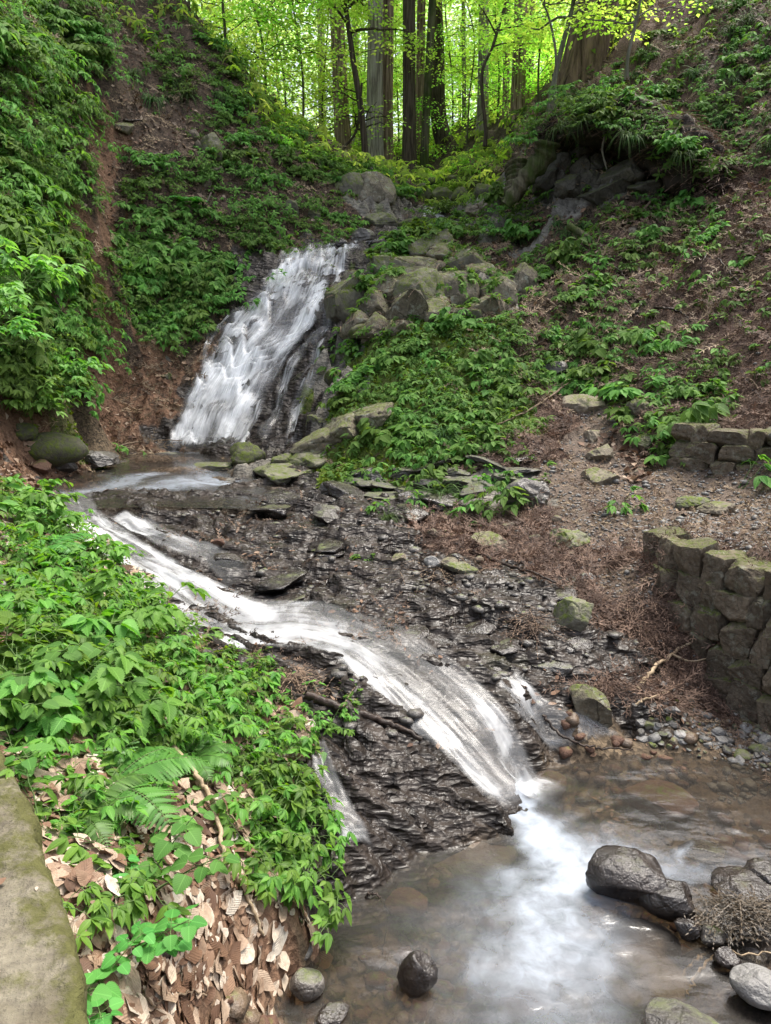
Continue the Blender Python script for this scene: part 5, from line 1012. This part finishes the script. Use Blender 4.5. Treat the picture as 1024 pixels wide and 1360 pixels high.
cedar((687, 182), (692, 0), 19, 20.5, 'cedar', 'brown cedar at the shoulder of the eastern hill'); cedar((700, 170), (704, 0), 14, 21.5, 'cedar', 'brown cedar tucked behind the shoulder cedar'); cedar((427, 205), (424, 0), 7, 30, 'cedargrey', 'thin pale cedar far behind the yellow maple', .1, k=12)
cedar((473, 212), (471, 0), 10, 31, 'cedargrey', 'pale cedar far back beside the curved dark stem', .1, k=14); cedar((658, 170), (659, 0), 10, 30, 'cedargrey', 'pale thin cedar far behind the grey one', .1, k=14)
cedar((772, 120), (797, -5), 60, 16.9, 'darkcedar', 'giant leaning cedar on top of the eastern hill', .15, k=64)
cedar((845, 60), (835, -30), 34, 18.2, 'mossbark', 'moss covered trunk beside the giant cedar', .3, name='mossy_tree')
cedar((226, 8), (228, -60), 9, 22, 'polebark', 'small trunk at the top of the hillside', .2, k=12, name='young_tree', crown=False)
# thin stems with their own crowns
def stem_tree(pix, w, Y, mat, label, lm='maple', n=2500, seed=0, leafc=None, name='young_tree'):
    P_ = [np.array(W3(x, y, Y)) for x, y in pix]; p0 = P_[0]; r = w * Y / FPX / 2; rs = np.random.RandomState(seed)
    e = link(name, None, loc=p0); tag(e, label, 'tree')
    pts = [p - p0 for p in P_] + [P_[-1] - p0 + (P_[-1] - P_[-2]) * .8 + [0, 0, .6]]
    link('trunk', tubes_mesh('trunk', [trunk_geo([pts[0] - [0, 0, .4]] + pts, r, r * .5, .2, .05, 10, seed, 40)]), M[mat], e); S = spline(pts, 40); cen, br = [], []
    for k in range(9):
        p = S[rs.randint(16, 39)]; a = rs.uniform(0, 6.28); Q = arc(p, np.array([math.cos(a), math.sin(a), 0]), rs.uniform(.7, 1.9), rs.uniform(.1, .7), .2, 7); Q[1:] += rs.randn(6, 3) * .03; br.append(tube_geo(Q, np.linspace(r * .45, .006, 7), 5)); cen += list(Q[3:] + rs.randn(4, 3) * .1)
    link('branch', tubes_mesh('branch', br), M[mat], e); link('crown', leaf_mesh('crown', spray_crown(rs, np.array(cen), .45, n, .085)), M[lm], e)
stem_tree([(486, 222), (480, 150), (469, 80), (462, 30), (456, -10)], 9, 20.5, 'darkbark', 'dark slender curving tree in front of the pale double cedar', seed=1)
stem_tree([(731, 135), (742, 80), (755, 30), (764, -10)], 8, 15.5, 'polebark', 'pale leaning sapling in front of the giant cedar', seed=2)
stem_tree([(737, 130), (738, 70), (728, 20), (716, -10)], 4, 15.3, 'polebark', 'thin whip of a sapling forking from the pale one', seed=3, n=1200)
stem_tree([(834, 75), (842, 40), (852, -10)], 5, 15, 'polebark', 'thin pale pole on the eastern hill', seed=4, n=500)
stem_tree([(645, 170), (640, 100), (655, 60), (672, 0)], 5, 19, 'darkbark', 'crooked thin tree over the mossy bank', seed=5, n=3000)
stem_tree([(455, 200), (470, 180), (476, 160)], 5, 21, 'darkbark', 'short leaning dead stem by the pale cedar', seed=6, n=300)
# dead stumps on the eastern slope and the fallen hollow rim
for pix, w, Y, mt, l in [([(945, 245), (947, 222), (946, 212)], 17, 12.3, 'mossbark', 'short mossy stump at the mouth of the hollow'), ([(966, 242), (969, 225), (970, 216)], 6, 12.0, 'polebark', 'thin broken stake beside the mossy stump')]:
    P_ = [np.array(W3(x, y, Y)) for x, y in pix]; p0 = P_[0]; o = link('tree_stump', tubes_mesh('tree_stump', [trunk_geo([p - p0 for p in P_], w * Y / FPX / 2, w * Y / FPX / 2.6, .3, .1, 16, 3, 20)]), M[mt], loc=p0); tag(o, l, 'stump')
# big root under the turf
def root(pix, w0, w1, Y, label, mat='mossbark'):
    n = len(pix); P_ = [np.array(W3(x, y, Y_)) for (x, y), Y_ in zip(pix, np.linspace(*Y, n))]; p0 = P_[0]; S = spline([p - p0 for p in P_], 30); r = np.linspace(w0, w1, 30) * Y[0] / FPX / 2 * (1 + .15 * np.sin(np.arange(30) * 1.3))
    o = link('root', tubes_mesh('root', [tube_geo(S, r, 12)]), M[mat], loc=p0); tag(o, label, 'root'); return o
root([(728, 188), (722, 208), (702, 232), (688, 250), (672, 272)], 30, 16, (13.4, 13.6), 'thick gnarled tree root curving down to the outcrop')
root([(690, 222), (688, 240), (680, 262)], 34, 22, (13.9, 13.7), 'stubby root standing behind the gnarled one')
root([(866, 208), (900, 228), (935, 248)], 14, 10, (12.9, 12.6), 'dark root forming the roof edge of the hollow', 'darkbark')
root([(755, 300), (775, 312), (800, 330), (812, 345)], 9, 5, (12.2, 11.8), 'root arching out of the dark hole below the hollow')
root([(790, 160), (802, 178), (800, 200), (806, 225)], 3, 2, (12.9, 12.8), 'thin pale root hanging over the hollow', 'polebark')
# ------------------------------------------------------------------ litter, gravel, pebbles, twigs
def in_view_xy(n, seed, yr, zk, thr=.4, pad=1.15, px=None):
    """random ground spots with this kind of ground, evenly spread over the picture's depth"""
    rs = np.random.RandomState(seed); xs, ys = [], []; tot = 0; it = 0
    while tot < n and it < 60:
        it += 1; y = np.exp(rs.uniform(math.log(yr[0]), math.log(yr[1]), 30000)); x = rs.uniform(-1, 1, 30000) * .56 * pad * (y + .3)
        z = zones(x, y); m = sum(z[:, KINDS.index(k)] for k in zk) > thr
        m &= rs.rand(30000) < 1
        xs.append(x[m]); ys.append(y[m]); tot += m.sum()
    return np.concatenate(xs)[:n], np.concatenate(ys)[:n], rs
def ground_frame(x, y, rs, tilt=.3):
    n = normal_at(x, y, .05) + rs.randn(len(x), 3) * tilt; a = rs.uniform(0, 6.28, len(x)); d = np.stack([np.cos(a), np.sin(a), 0 * a], 1); n = nz(n); d = nz(d - (d * n).sum(1, keepdims=True) * n); return n, d
# big dead leaves of the near bank
x, y, rs = in_view_xy(6800, 31, (1.3, 6.2), 'L', .45); x = x; m = (x < .1); x, y = x[m], y[m]; n, d = ground_frame(x, y, rs, .20)
L = .035 + .10 * rs.rand(len(x)) ** 1.6; z = H(x, y) + rs.uniform(.002, .03, len(x))
o = link('leaf_litter', leaf_mesh('leaf_litter', leaf_geo(TD, np.stack([x, y, z], 1) - d * L[:, None] * .5, d, n, L, L * rs.uniform(.4, .62, len(x)), rs.uniform(-.12, .22, len(x)), rs.uniform(-.15, .3, len(x)), rs.rand(len(x)) ** .9, .045, 3)), M['deadleaf']); tag(o, 'brown dead leaves lying thick on the near bank', 'leaf litter', kind='stuff')
x, y, rs = in_view_xy(16000, 32, (6.5, 16.5), 'LD', .5); n, d = ground_frame(x, y, rs, .5); L = rs.uniform(.05, .12, len(x)); z = H(x, y) + .01
o = link('leaf_litter', leaf_mesh('leaf_litter', leaf_geo(T2, np.stack([x, y, z], 1), d, n, L, L * .6, .1, .3, rs.rand(len(x)) ** 2.2 * .8)), M['deadleaf']); tag(o, 'small brown leaves strewn over gully and hillside', 'leaf litter', kind='stuff')
# leaves and bark bits washed over the wet rock
x, y, rs = in_view_xy(1500, 33, (3.6, 10), 'WB', .5); g_ = fbm(x * 1.5, y * 1.5, seed=12, octv=3) > .12; x, y = x[g_], y[g_]; n, d = ground_frame(x, y, rs, .15); L = rs.uniform(.025, .06, len(x)); z = H(x, y) + .006
o = link('leaf_litter', leaf_mesh('leaf_litter', leaf_geo(T3, np.stack([x, y, z], 1), d, n, L, L * .5, .1, .2, rs.rand(len(x)) * .45)), M['deadleaf']); tag(o, 'scattered wet leaves and bark bits caught on the bedrock', 'leaf litter', kind='stuff')
# needle litter: little branched cedar sprigs
def sprigs(x, y, rs, L, lift, ns=7, w=.0035, yscale=True):
    n, d = ground_frame(x, y, rs, .45); N = len(x); s = np.cross(n, d); bend = rs.uniform(-.5, .5, (N, 1)); P0 = np.stack([x, y, H(x, y) + lift * rs.rand(N)], 1); L = L[:, None]
    ps, ds, nn, LL, rv = [], [], [], [], []; r0 = rs.rand(N)
    wv = np.maximum(w, .0009 * y) if yscale else np.full(N, w)
    for k in range(ns):
        t = k / ns; p = P0 + d * L * t + s * bend * L * t * t; dd = nz(d + s * bend * 2 * t)
        ps.append(p); ds.append(dd); nn.append(n); LL.append(L[:, 0] / ns * 1.15); rv.append(r0)
        if k % 2:
            for sg in (-1, 1): ps.append(p); ds.append(nz(dd + s * sg * .7 + n * .2)); nn.append(n); LL.append(L[:, 0] * .28); rv.append(r0)
    m = len(ps); return leaf_geo(T2, np.concatenate(ps), np.concatenate(ds), np.concatenate(nn), np.concatenate(LL), np.tile(wv, m) * 1.6, 0.05, 0, np.concatenate(rv))
x, y, rs = in_view_xy(11000, 34, (4.2, 13.5), 'N', .42); o = link('needle_litter', leaf_mesh('needle_litter', sprigs(x, y, rs, rs.uniform(.08, .26, len(x)), .05)), M['needle']); tag(o, 'rusty cedar needle litter covering the slope and path edge', 'needle litter', kind='stuff')
x, y, rs = in_view_xy(5000, 36, (3.0, 12), 'LDPM', .5); g_ = fbm(x * 1.2, y * 1.2, seed=13, octv=3) > .0; x, y = x[g_], y[g_]; o = link('needle_litter', leaf_mesh('needle_litter', sprigs(x, y, rs, rs.uniform(.05, .16, len(x)), .02)), M['needle']); tag(o, 'thin scatter of brown cedar sprigs between the plants', 'needle litter', kind='stuff')
x, y, rs = in_view_xy(2600, 37, (3.6, 8), 'W', .5); g_ = fbm(x * 1.7, y * 2.2, seed=14, octv=3) > .28; x, y = x[g_], y[g_]; o = link('needle_litter', leaf_mesh('needle_litter', sprigs(x, y, rs, rs.uniform(.06, .16, len(x)), .02)), M['needle']); tag(o, 'clumps of red cedar sprigs stranded on the wet bedrock', 'needle litter', kind='stuff')
x, y, rs = in_view_xy(9000, 39, (9, 18.5), 'NDL', .5); o = link('needle_litter', leaf_mesh('needle_litter', sprigs(x, y, rs, rs.uniform(.12, .38, len(x)), .08, w=.005)), M['needle']); tag(o, 'brown twigs and needles matted over the steep banks', 'needle litter', kind='stuff')
# what grows and lies on the overhanging bank and the outcrop
_q = []; _q2 = []
for o_ in OVH + [o for o in COL.objects if o.get('group') in ('rocks of the outcrop beside the waterfall',)]:
    V_ = np.empty(len(o_.data.vertices) * 3, np.float32); o_.data.vertices.foreach_get('co', V_); N_ = np.empty_like(V_); o_.data.vertices.foreach_get('normal', N_)
    m_ = np.array((Matrix.Translation(o_.location) @ o_.rotation_euler.to_matrix().to_4x4())); V_ = V_.reshape(-1, 3) @ m_[:3, :3].T + m_[:3, 3]; N_ = N_.reshape(-1, 3) @ m_[:3, :3].T
    (_q if o_ in OVH else _q2).append(np.concatenate([V_, N_], 1)[N_[:, 2] > (-.05 if o_ in OVH else .45)])
_q = np.concatenate(_q); rs = np.random.RandomState(5); _q = _q[rs.permutation(len(_q))]; _g = _q[_q[:, 2] > H(_q[:, 0], _q[:, 1]) - .02]
def on_bank(pts, ns, w, L0, L1, droop, mat, label, T, name):
    N = len(pts); ps, ds, nn, LL, rv = [], [], [], [], []; a = rs.uniform(0, 6.28, N); r0 = rs.rand(N); L = rs.uniform(L0, L1, N); n = nz(pts[:, 3:] + rs.randn(N, 3) * .3); d = np.stack([np.cos(a), np.sin(a), rs.uniform(-.6, .2, N)], 1); s = np.cross(n, nz(d))
    for k in range(ns): 
        if name == 'ground_cover': q = k * 1.256; ps.append(pts[:, :3] + n * .05); ds.append(d * math.cos(q) + s * math.sin(q) - [0, 0, .2]); LL.append(L)
        else: ps.append(pts[:, :3] + d * (L * k / ns)[:, None] + np.array([0, 0, .02 - droop * (k / ns) ** 2])); ds.append(d - [0, 0, droop * 2 * k / ns]); LL.append(L / ns * 1.3)
        nn.append(n); rv.append(r0)
    LL = np.concatenate(LL); o = link(name, leaf_mesh(name, leaf_geo(T, np.concatenate(ps), np.concatenate(ds), np.concatenate(nn), LL, LL * .42 if w is None else w, .2, .2, np.concatenate(rv))), M[mat]); tag(o, label, kind='stuff')
on_bank(_g[:5200], 5, .012, .12, .4, .08, 'needle', 'brown needles and roots matting the overhanging bank', T2, 'needle_litter')
_f = _g[5200:16000]; _f = _f[fbm(_f[:, 0] * 2.2, _f[:, 1] * 2.2, _f[:, 2] * 2.2, seed=21, octv=3) > -.05]; on_bank(_f[:2600], 5, None, .06, .13, 0, 'herb2', 'low leaves covering the overhanging bank', T3, 'ground_cover')
_q2 = np.concatenate(_q2); _q2 = _q2[rs.permutation(len(_q2))]; _q2 = _q2[_q2[:, 2] > H(_q2[:, 0], _q2[:, 1]) - .02]; _k = fbm(_q2[:, 0] * 2.6, _q2[:, 1] * 2.6, _q2[:, 2] * 2.6, seed=22, octv=3) > .1
on_bank(_q2[_k][:420], 5, None, .05, .11, 0, 'herb2', 'small leaves rooted in the cracks of the outcrop', T3, 'ground_cover'); on_bank(_q2[~_k][:900], 5, .012, .08, .22, .05, 'needle', 'brown needles caught on the ledges of the outcrop', T2, 'needle_litter')
# moss tufts
x, y, rs = in_view_xy(9000, 38, (7, 20), 'M', .4); n, d = ground_frame(x, y, rs, .7); L = rs.uniform(.03, .08, len(x)); o = link('moss', leaf_mesh('moss', leaf_geo(T2, np.stack([x, y, H(x, y) - .01], 1), nz(d + n), n, L, L * .6, .2, .3)), M['mossleaf']); tag(o, 'shaggy yellow green moss on the mound and far bank', 'moss', kind='stuff')
# ground cover of small leaves between the bigger plants
def cover(n_, seed, yr, zk, mat, lab, leaf, lift, cond=None, thr=.45):
    x, y, rs = in_view_xy(n_, seed, yr, zk, thr); g_ = fbm(x * .9, y * .9, seed=seed, octv=3) > -.15
    if cond is not None: g_ &= cond(x, y)
    x, y = x[g_], y[g_]; n, d = ground_frame(x, y, rs, .5); N = len(x); pos = []; ds = []; ns = []; LL = []
    b = np.stack([x, y, H(x, y)], 1) + n * rs.uniform(.02, lift, N)[:, None]; a0 = rs.uniform(0, 6.28, N); s = np.cross(n, d)
    for k in range(5): a = a0 + k * 1.256; pos.append(b); ds.append(d * np.cos(a)[:, None] + s * np.sin(a)[:, None] - np.array([0, 0, .25])); ns.append(n + np.array([0, 0, .7])); LL.append(leaf * rs.uniform(.6, 1.2, N))
    LL = np.concatenate(LL); o = link('ground_cover', leaf_mesh('ground_cover', leaf_geo(T3, np.concatenate(pos), np.concatenate(ds), np.concatenate(ns), LL, LL * .42, .25, .25, np.tile(rs.rand(N), 5))), M[mat]); tag(o, lab, 'ground cover', kind='stuff')
cover(5200, 41, (9, 18), 'D', 'shrub', 'low leafy ground cover of the shaded hillside', .10, .25, lambda x, y: x < .5)
cover(2600, 42, (7, 15), 'NDM', 'herb2', 'low leafy ground cover of the eastern slope', .085, .12, lambda x, y: x > -1)
cover(9000, 43, (16.5, 34), 'DMN', 'maple', 'bright low plants on the forest floor and mossy far bank', .19, .4)
cover(2600, 45, (11.5, 18.5), 'ND', 'herb2', 'low leaves covering the upper eastern hill', .11, .25, lambda x, y: x > 1.5)
x, y, rs = in_view_xy(3800, 58, (4, 9), 'P', .5); o = link('needle_litter', leaf_mesh('needle_litter', sprigs(x, y, rs, rs.uniform(.03, .11, len(x)), .01)), M['needle']); tag(o, 'broken brown needles trodden into the path', 'needle litter', kind='stuff')
cover(900, 44, (7, 11), 'M', 'herb2', 'small leaves creeping over the mossy mound', .07, .1)
# gravel and pebbles
def stones(x, y, rs, s, name, lab, mat, flat=.6):
    V0, F0 = ico(1); N = len(x); a = rs.uniform(0, 6.28, N); jit = 1 + rs.uniform(-.28, .28, (N, len(V0))); sc_ = s[:, None] * rs.uniform(.7, 1.3, (N, 3)) * [1, 1, flat]
    V = V0[None] * jit[..., None] * sc_[:, None]; c, q = np.cos(a)[:, None], np.sin(a)[:, None]
    V = np.stack([V[..., 0] * c - V[..., 1] * q, V[..., 0] * q + V[..., 1] * c, V[..., 2]], -1) + np.stack([x, y, H(x, y) + s * .2], 1)[:, None]
    F = F0[None] + (np.arange(N) * len(V0))[:, None, None]; o = link(name, raw_mesh(name, V.reshape(-1, 3), F.reshape(-1, 3), False), M[mat]); tag(o, lab, 'gravel', kind='stuff')
x, y, rs = in_view_xy(3800, 51, (3.7, 9), 'P', .45); stones(x, y, rs, rs.uniform(.006, .02, len(x)) * (1 + (rs.rand(len(x)) > .95) * 1.2), 'gravel', 'small grey gravel of the path and pool shore', 'pebble')
x, y, rs = in_view_xy(500, 52, (1.8, 4.2), 'B', .5); stones(x, y, rs, rs.uniform(.012, .05, len(x)), 'gravel', 'brown cobbles on the bed of the lower pool', 'rock_red')
x, y, rs = in_view_xy(260, 56, (1.8, 4.2), 'B', .5); stones(x, y, rs, rs.uniform(.015, .06, len(x)), 'gravel', 'pale cobbles on the bed of the lower pool', 'rock_orange')
x, y, rs = in_view_xy(700, 53, (3.7, 9), 'NL', .5); stones(x, y, rs, rs.uniform(.008, .028, len(x)), 'gravel', 'loose grey stones among the needles', 'pebble')
x, y, rs = in_view_xy(420, 54, (3.6, 9.5), 'W', .6); g_ = (fbm(x * 1.4, y * 1.6, seed=15, octv=3) > -.05) & (x > -1.0 + (y - 5) * -.5); x, y = x[g_], y[g_]; stones(x, y, rs, rs.uniform(.012, .05, len(x)), 'gravel', 'wet broken stones lying on the bedrock shelf', 'rock_wetpale', .5)
# pebble heap at the corner of the pool, each stone by itself
pb = [rock_mesh('pebble', 800 + k, 3, 10, (.55, .85), .06) for k in range(9)]
for k, m_ in enumerate(pb): m_.materials.append(M[('pebble', 'rock_wetpale', 'rock_tan', 'pebble', 'rock_dark', 'pebble', 'rock_halfmoss', 'pebble', 'rock_wetpale')[k]])
rs = random.Random(9); it = []
for x, y, p in scatter([(850, 930), (880, 905), (960, 960), (1024, 975), (1024, 1020), (930, 1010), (850, 985)], 110, 61, 7):
    s = .012 + .045 * rs.random() ** 2.2; o = link('pebble', pb[rs.randrange(9)], loc=(p[0], p[1], p[2] + s * .2), rot=(rs.uniform(-.4, .4), rs.uniform(-.4, .4), rs.uniform(0, 6)), scale=(s, s * rs.uniform(.7, 1), s * rs.uniform(.5, .75))); tag(o, 'x', 'pebble', 'pebbles at the pool shore'); it.append((o, x, y))
LAND2 = LAND; LAND = LAND + [(870, 940, 'the bent pale twig end'), (1000, 1000, 'the shore at the picture edge'), (940, 990, 'the middle of the pebble shore'), (900, 975, 'the waterline of the pebble shore'), (980, 965, 'the needles under the retaining wall')]
name_all(it, 'grey shore pebble')
for x, y, w, h, l in [(955, 975, 20, 16, 'pale cube like pebble on the shore'), (905, 985, 26, 16, 'largest flat pebble at the waterline'), (1018, 985, 18, 18, 'pale pebble at the picture edge'), (870, 968, 22, 14, 'dark wet pebble at the end of the shore'), (740, 690, 14, 10, 'pale stone lying on the path'), (675, 700, 20, 12, 'greenish stone on the flat by the mound'), (712, 715, 18, 10, 'pale stone chip beyond the long tan boulder'), (760, 738, 12, 10, 'small pale stone on the needle litter'), (850, 628, 14, 12, 'pale stone below the low wall'), (530, 742, 20, 12, 'pale wet stone in the seeping water'), (636, 744, 14, 10, 'small pale stone below the long tan boulder'), (780, 768, 24, 12, 'flat stone half covered in needles')]:
    rock_at(x, y, w, h, 'pebble' if y > 760 else 'rock_tan', l, name='stone', cat='stone', planes=5, sub=3)
LAND = LAND2
# twigs and branches
def twig(pix, w, mat, label, lift=.03, branches=(), name='twig', jit=.01):
    P_ = [hit(x, y) + [0, 0, lift if 0 < k < len(pix) - 1 else lift * .5] for k, (x, y) in enumerate(pix)]; p0 = P_[0].copy(); n_ = 8 * len(pix); S = spline([p - p0 for p in P_], n_); rs = np.random.RandomState(int(pix[0][0])); S[1:-1] += rs.randn(n_ - 2, 3) * jit * .5
    r = w * np.linalg.norm(p0 - [0, 0, CZ]) / FPX / 2; ls = [tube_geo(S, np.linspace(r, r * .45, n_), 7)]
    for b in branches:
        Q = [hit(x, y) + [0, 0, lift * 1.3] - p0 for x, y in b]; ls.append(tube_geo(spline(Q, 14), np.linspace(r * .6, r * .25, 14), 5))
    o = link(name, tubes_mesh(name, ls), M[mat], loc=p0); tag(o, label, 'branch' if name == 'branch' else 'twig')
twig([(205, 955), (218, 990), (258, 1040), (285, 1090), (300, 1150), (330, 1210), (350, 1250)], 7, 'paletwig', 'long pale twig running down the leaf litter', .06)
twig([(240, 1010), (200, 1060), (160, 1100), (128, 1118)], 5, 'paletwig', 'pale twig crossing above the litter towards the slab', .06)
twig([(262, 1052), (300, 1090), (340, 1130)], 3, 'paletwig', 'thin pale twig under the overhanging herbs', .05)
twig([(85, 1212), (120, 1214), (150, 1216)], 3, 'twig', 'thin straight twig touching the slab')
twig([(200, 1345), (240, 1330), (275, 1328)], 4, 'twig', 'short dark twig at the bottom of the litter')
twig([(205, 1280), (235, 1268)], 9, 'darktwig', 'stubby dark stick in the litter beside the nettles')
twig([(846, 920), (870, 895), (905, 868), (930, 855)], 6, 'paletwig', 'bent pale twig leaning below the retaining wall', .05, [[(890, 880), (915, 890), (940, 886)]])
twig([(832, 945), (860, 935), (892, 920)], 4, 'paletwig', 'short pale twig pointing at the pool', .04); twig([(888, 922), (915, 930), (930, 938)], 4, 'darktwig', 'dark twig end lying on the needles', .03)
twig([(612, 728), (660, 752), (710, 768), (755, 787)], 5, 'darktwig', 'long dark branch lying across the wet shelf', .04, name='branch'); twig([(770, 800), (800, 835), (820, 845)], 4, 'darktwig', 'dark forked twig beside the angular mossy boulder', .04, [[(795, 828), (785, 845)]])
twig([(585, 717), (610, 714), (625, 709)], 8, 'rock_red', 'reddish piece of bark by the long tan boulder', .02); twig([(405, 925), (450, 945), (510, 965), (560, 985)], 13, 'darktwig', 'thick wet log lying along the bare ledge', .03, name='log')
twig([(720, 955), (750, 990), (790, 1003), (840, 1000)], 4, 'darktwig', 'dark twig looped round the angular pool boulder', .05); twig([(640, 500), (680, 485), (705, 470)], 4, 'twig', 'grey dead branch on the mound', .08, name='branch')
twig([(785, 525), (800, 500), (832, 470)], 5, 'twig', 'stick leaning above the flat step stone', .1, name='branch'); twig([(760, 510), (700, 555), (630, 580)], 3, 'twig', 'thin bare stem lying across the mound', .08); twig([(840, 295), (870, 270), (880, 262)], 4, 'twig', 'short stick under the mouth of the hollow', .08)
twig([(905, 1305), (925, 1290), (945, 1275), (975, 1262), (1010, 1258)], 4, 'paletwig', 'pale reed like twig over the dark stones', .06); twig([(912, 1330), (932, 1300), (960, 1283), (1024, 1275)], 4, 'paletwig', 'second pale twig beside the pale corner boulder', .06)
twig([(485, 1205), (500, 1215), (515, 1240), (505, 1290)], 3, 'darktwig', 'dark twig standing in the shallows', .1); twig([(905, 150), (900, 180), (893, 205)], 3, 'twig', 'thin stem hanging from the sedge bank', .1); twig([(130, 610), (180, 598), (250, 590)], 3, 'twig', 'thin twig resting on the pool boulder', .12)
_st = []
_r2 = random.Random(31)
for x, y, p in scatter([(700, 360), (830, 290), (1010, 260), (1010, 520), (860, 480), (720, 470)], 16, 71, 40) + scatter([(700, 120), (860, 60), (1010, 40), (1010, 200), (930, 210)], 8, 72, 40) + scatter([(150, 120), (330, 200), (430, 300), (180, 300)], 7, 73, 40):
    a = _r2.uniform(-1.2, 1.2); L_ = _r2.uniform(25, 65); q = [(x + math.cos(a) * L_ * t_, y + math.sin(a) * L_ * t_ + _r2.uniform(-4, 4)) for t_ in (-.5, -.15, .2, .5)]; twig(q, _r2.uniform(1.5, 4), 'twig' if _r2.random() < .6 else 'darktwig', 'x', .07, name='fallen_stick'); o = COL.objects[-1]; o['group'] = 'fallen sticks on the slopes'; _st.append((o, x, y))
name_all(_st, 'bare fallen stick')
# debris heaps
def heap(px, py, wx, wy, n_, hgt, label, mat='needle', L=(.08, .22), z=None):
    rs = np.random.RandomState(int(px)); p = hit(px, py) if z is None else np.array([*ptz(px, py, z), z]); a = rs.randn(n_) * wx / 2; b = rs.randn(n_) * wy / 2; x, y = p[0] + a, p[1] + b
    hz = hgt * np.exp(-(a / wx) ** 2 - (b / wy) ** 2) * rs.rand(n_); th = rs.uniform(0, 6.28, n_); Ls = rs.uniform(*L, n_); ps, ds, ns, LL, rv = [], [], [], [], []; r0 = rs.rand(n_)
    d = np.stack([np.cos(th), np.sin(th), rs.uniform(-.15, .15, n_)], 1); base_ = np.stack([x, y, np.maximum(H(x, y), -9 if z is None else z) + hz], 1)
    for k in range(6): ps.append(base_ + d * Ls[:, None] * k / 6 + np.array([0, 0, -.05]) * (k / 6) ** 2); ds.append(d + [0, 0, -.1 * k / 6]); ns.append(rs.randn(n_, 3) * .3 + [0, 0, 1]); LL.append(Ls / 6 * 1.2); rv.append(r0)
    o = link('debris', leaf_mesh('debris', leaf_geo(T2, np.concatenate(ps), np.concatenate(ds), np.concatenate(ns), np.concatenate(LL), .006, .05, .2, np.concatenate(rv))), M[mat]); tag(o, label, 'debris', kind='stuff')
heap(985, 1215, .17, .08, 420, .07, 'twig and needle debris piled on the dark rocks', 'debris', (.06, .14), z=.08)
heap(205, 612, .5, .2, 500, .10, 'brown debris stranded in the plunge pool', z=.93); heap(240, 625, .35, .12, 260, .06, 'brown debris stranded on the flat stones', z=.93); heap(700, 830, .16, .12, 220, .05, 'red needles gathered on the shelf')
heap(400, 905, .2, .08, 200, .03, 'red needles by the log'); heap(850, 820, .25, .3, 900, .05, 'thick red needles under the retaining wall'); heap(690, 470, .5, .3, 300, .08, 'needles on the mound'); heap(600, 760, .5, .15, 260, .03, 'needles gathered in the seep')
# crumbs and leaves that blew on to the slab
rs = np.random.RandomState(88); u = rs.rand(130); x = -1.55 + u * 1.0 + rs.randn(130) * .02; y = rs.uniform(1.0, 2.6, 130); ex_ = np.interp(y, [1.0, 1.3, 1.7, 2.2, 2.6], [-.5, -.62, -.82, -1.1, -1.25]) - .03; k_ = x < ex_; x, y = x[k_], y[k_]; N = len(x); a = rs.uniform(0, 6.28, N); L = rs.uniform(.008, .05, N) * rs.rand(N) ** .5
o = link('leaf_litter', leaf_mesh('leaf_litter', leaf_geo(TD, np.stack([x, y, np.full(N, 1.072)], 1), np.stack([np.cos(a), np.sin(a), 0 * a], 1), rs.randn(N, 3) * .15 + [0, 0, 1], L, L * .55, .1, .3, rs.rand(N), .05)), M['deadleaf']); tag(o, 'small dead leaves and crumbs on the slab', 'leaf litter', kind='stuff')
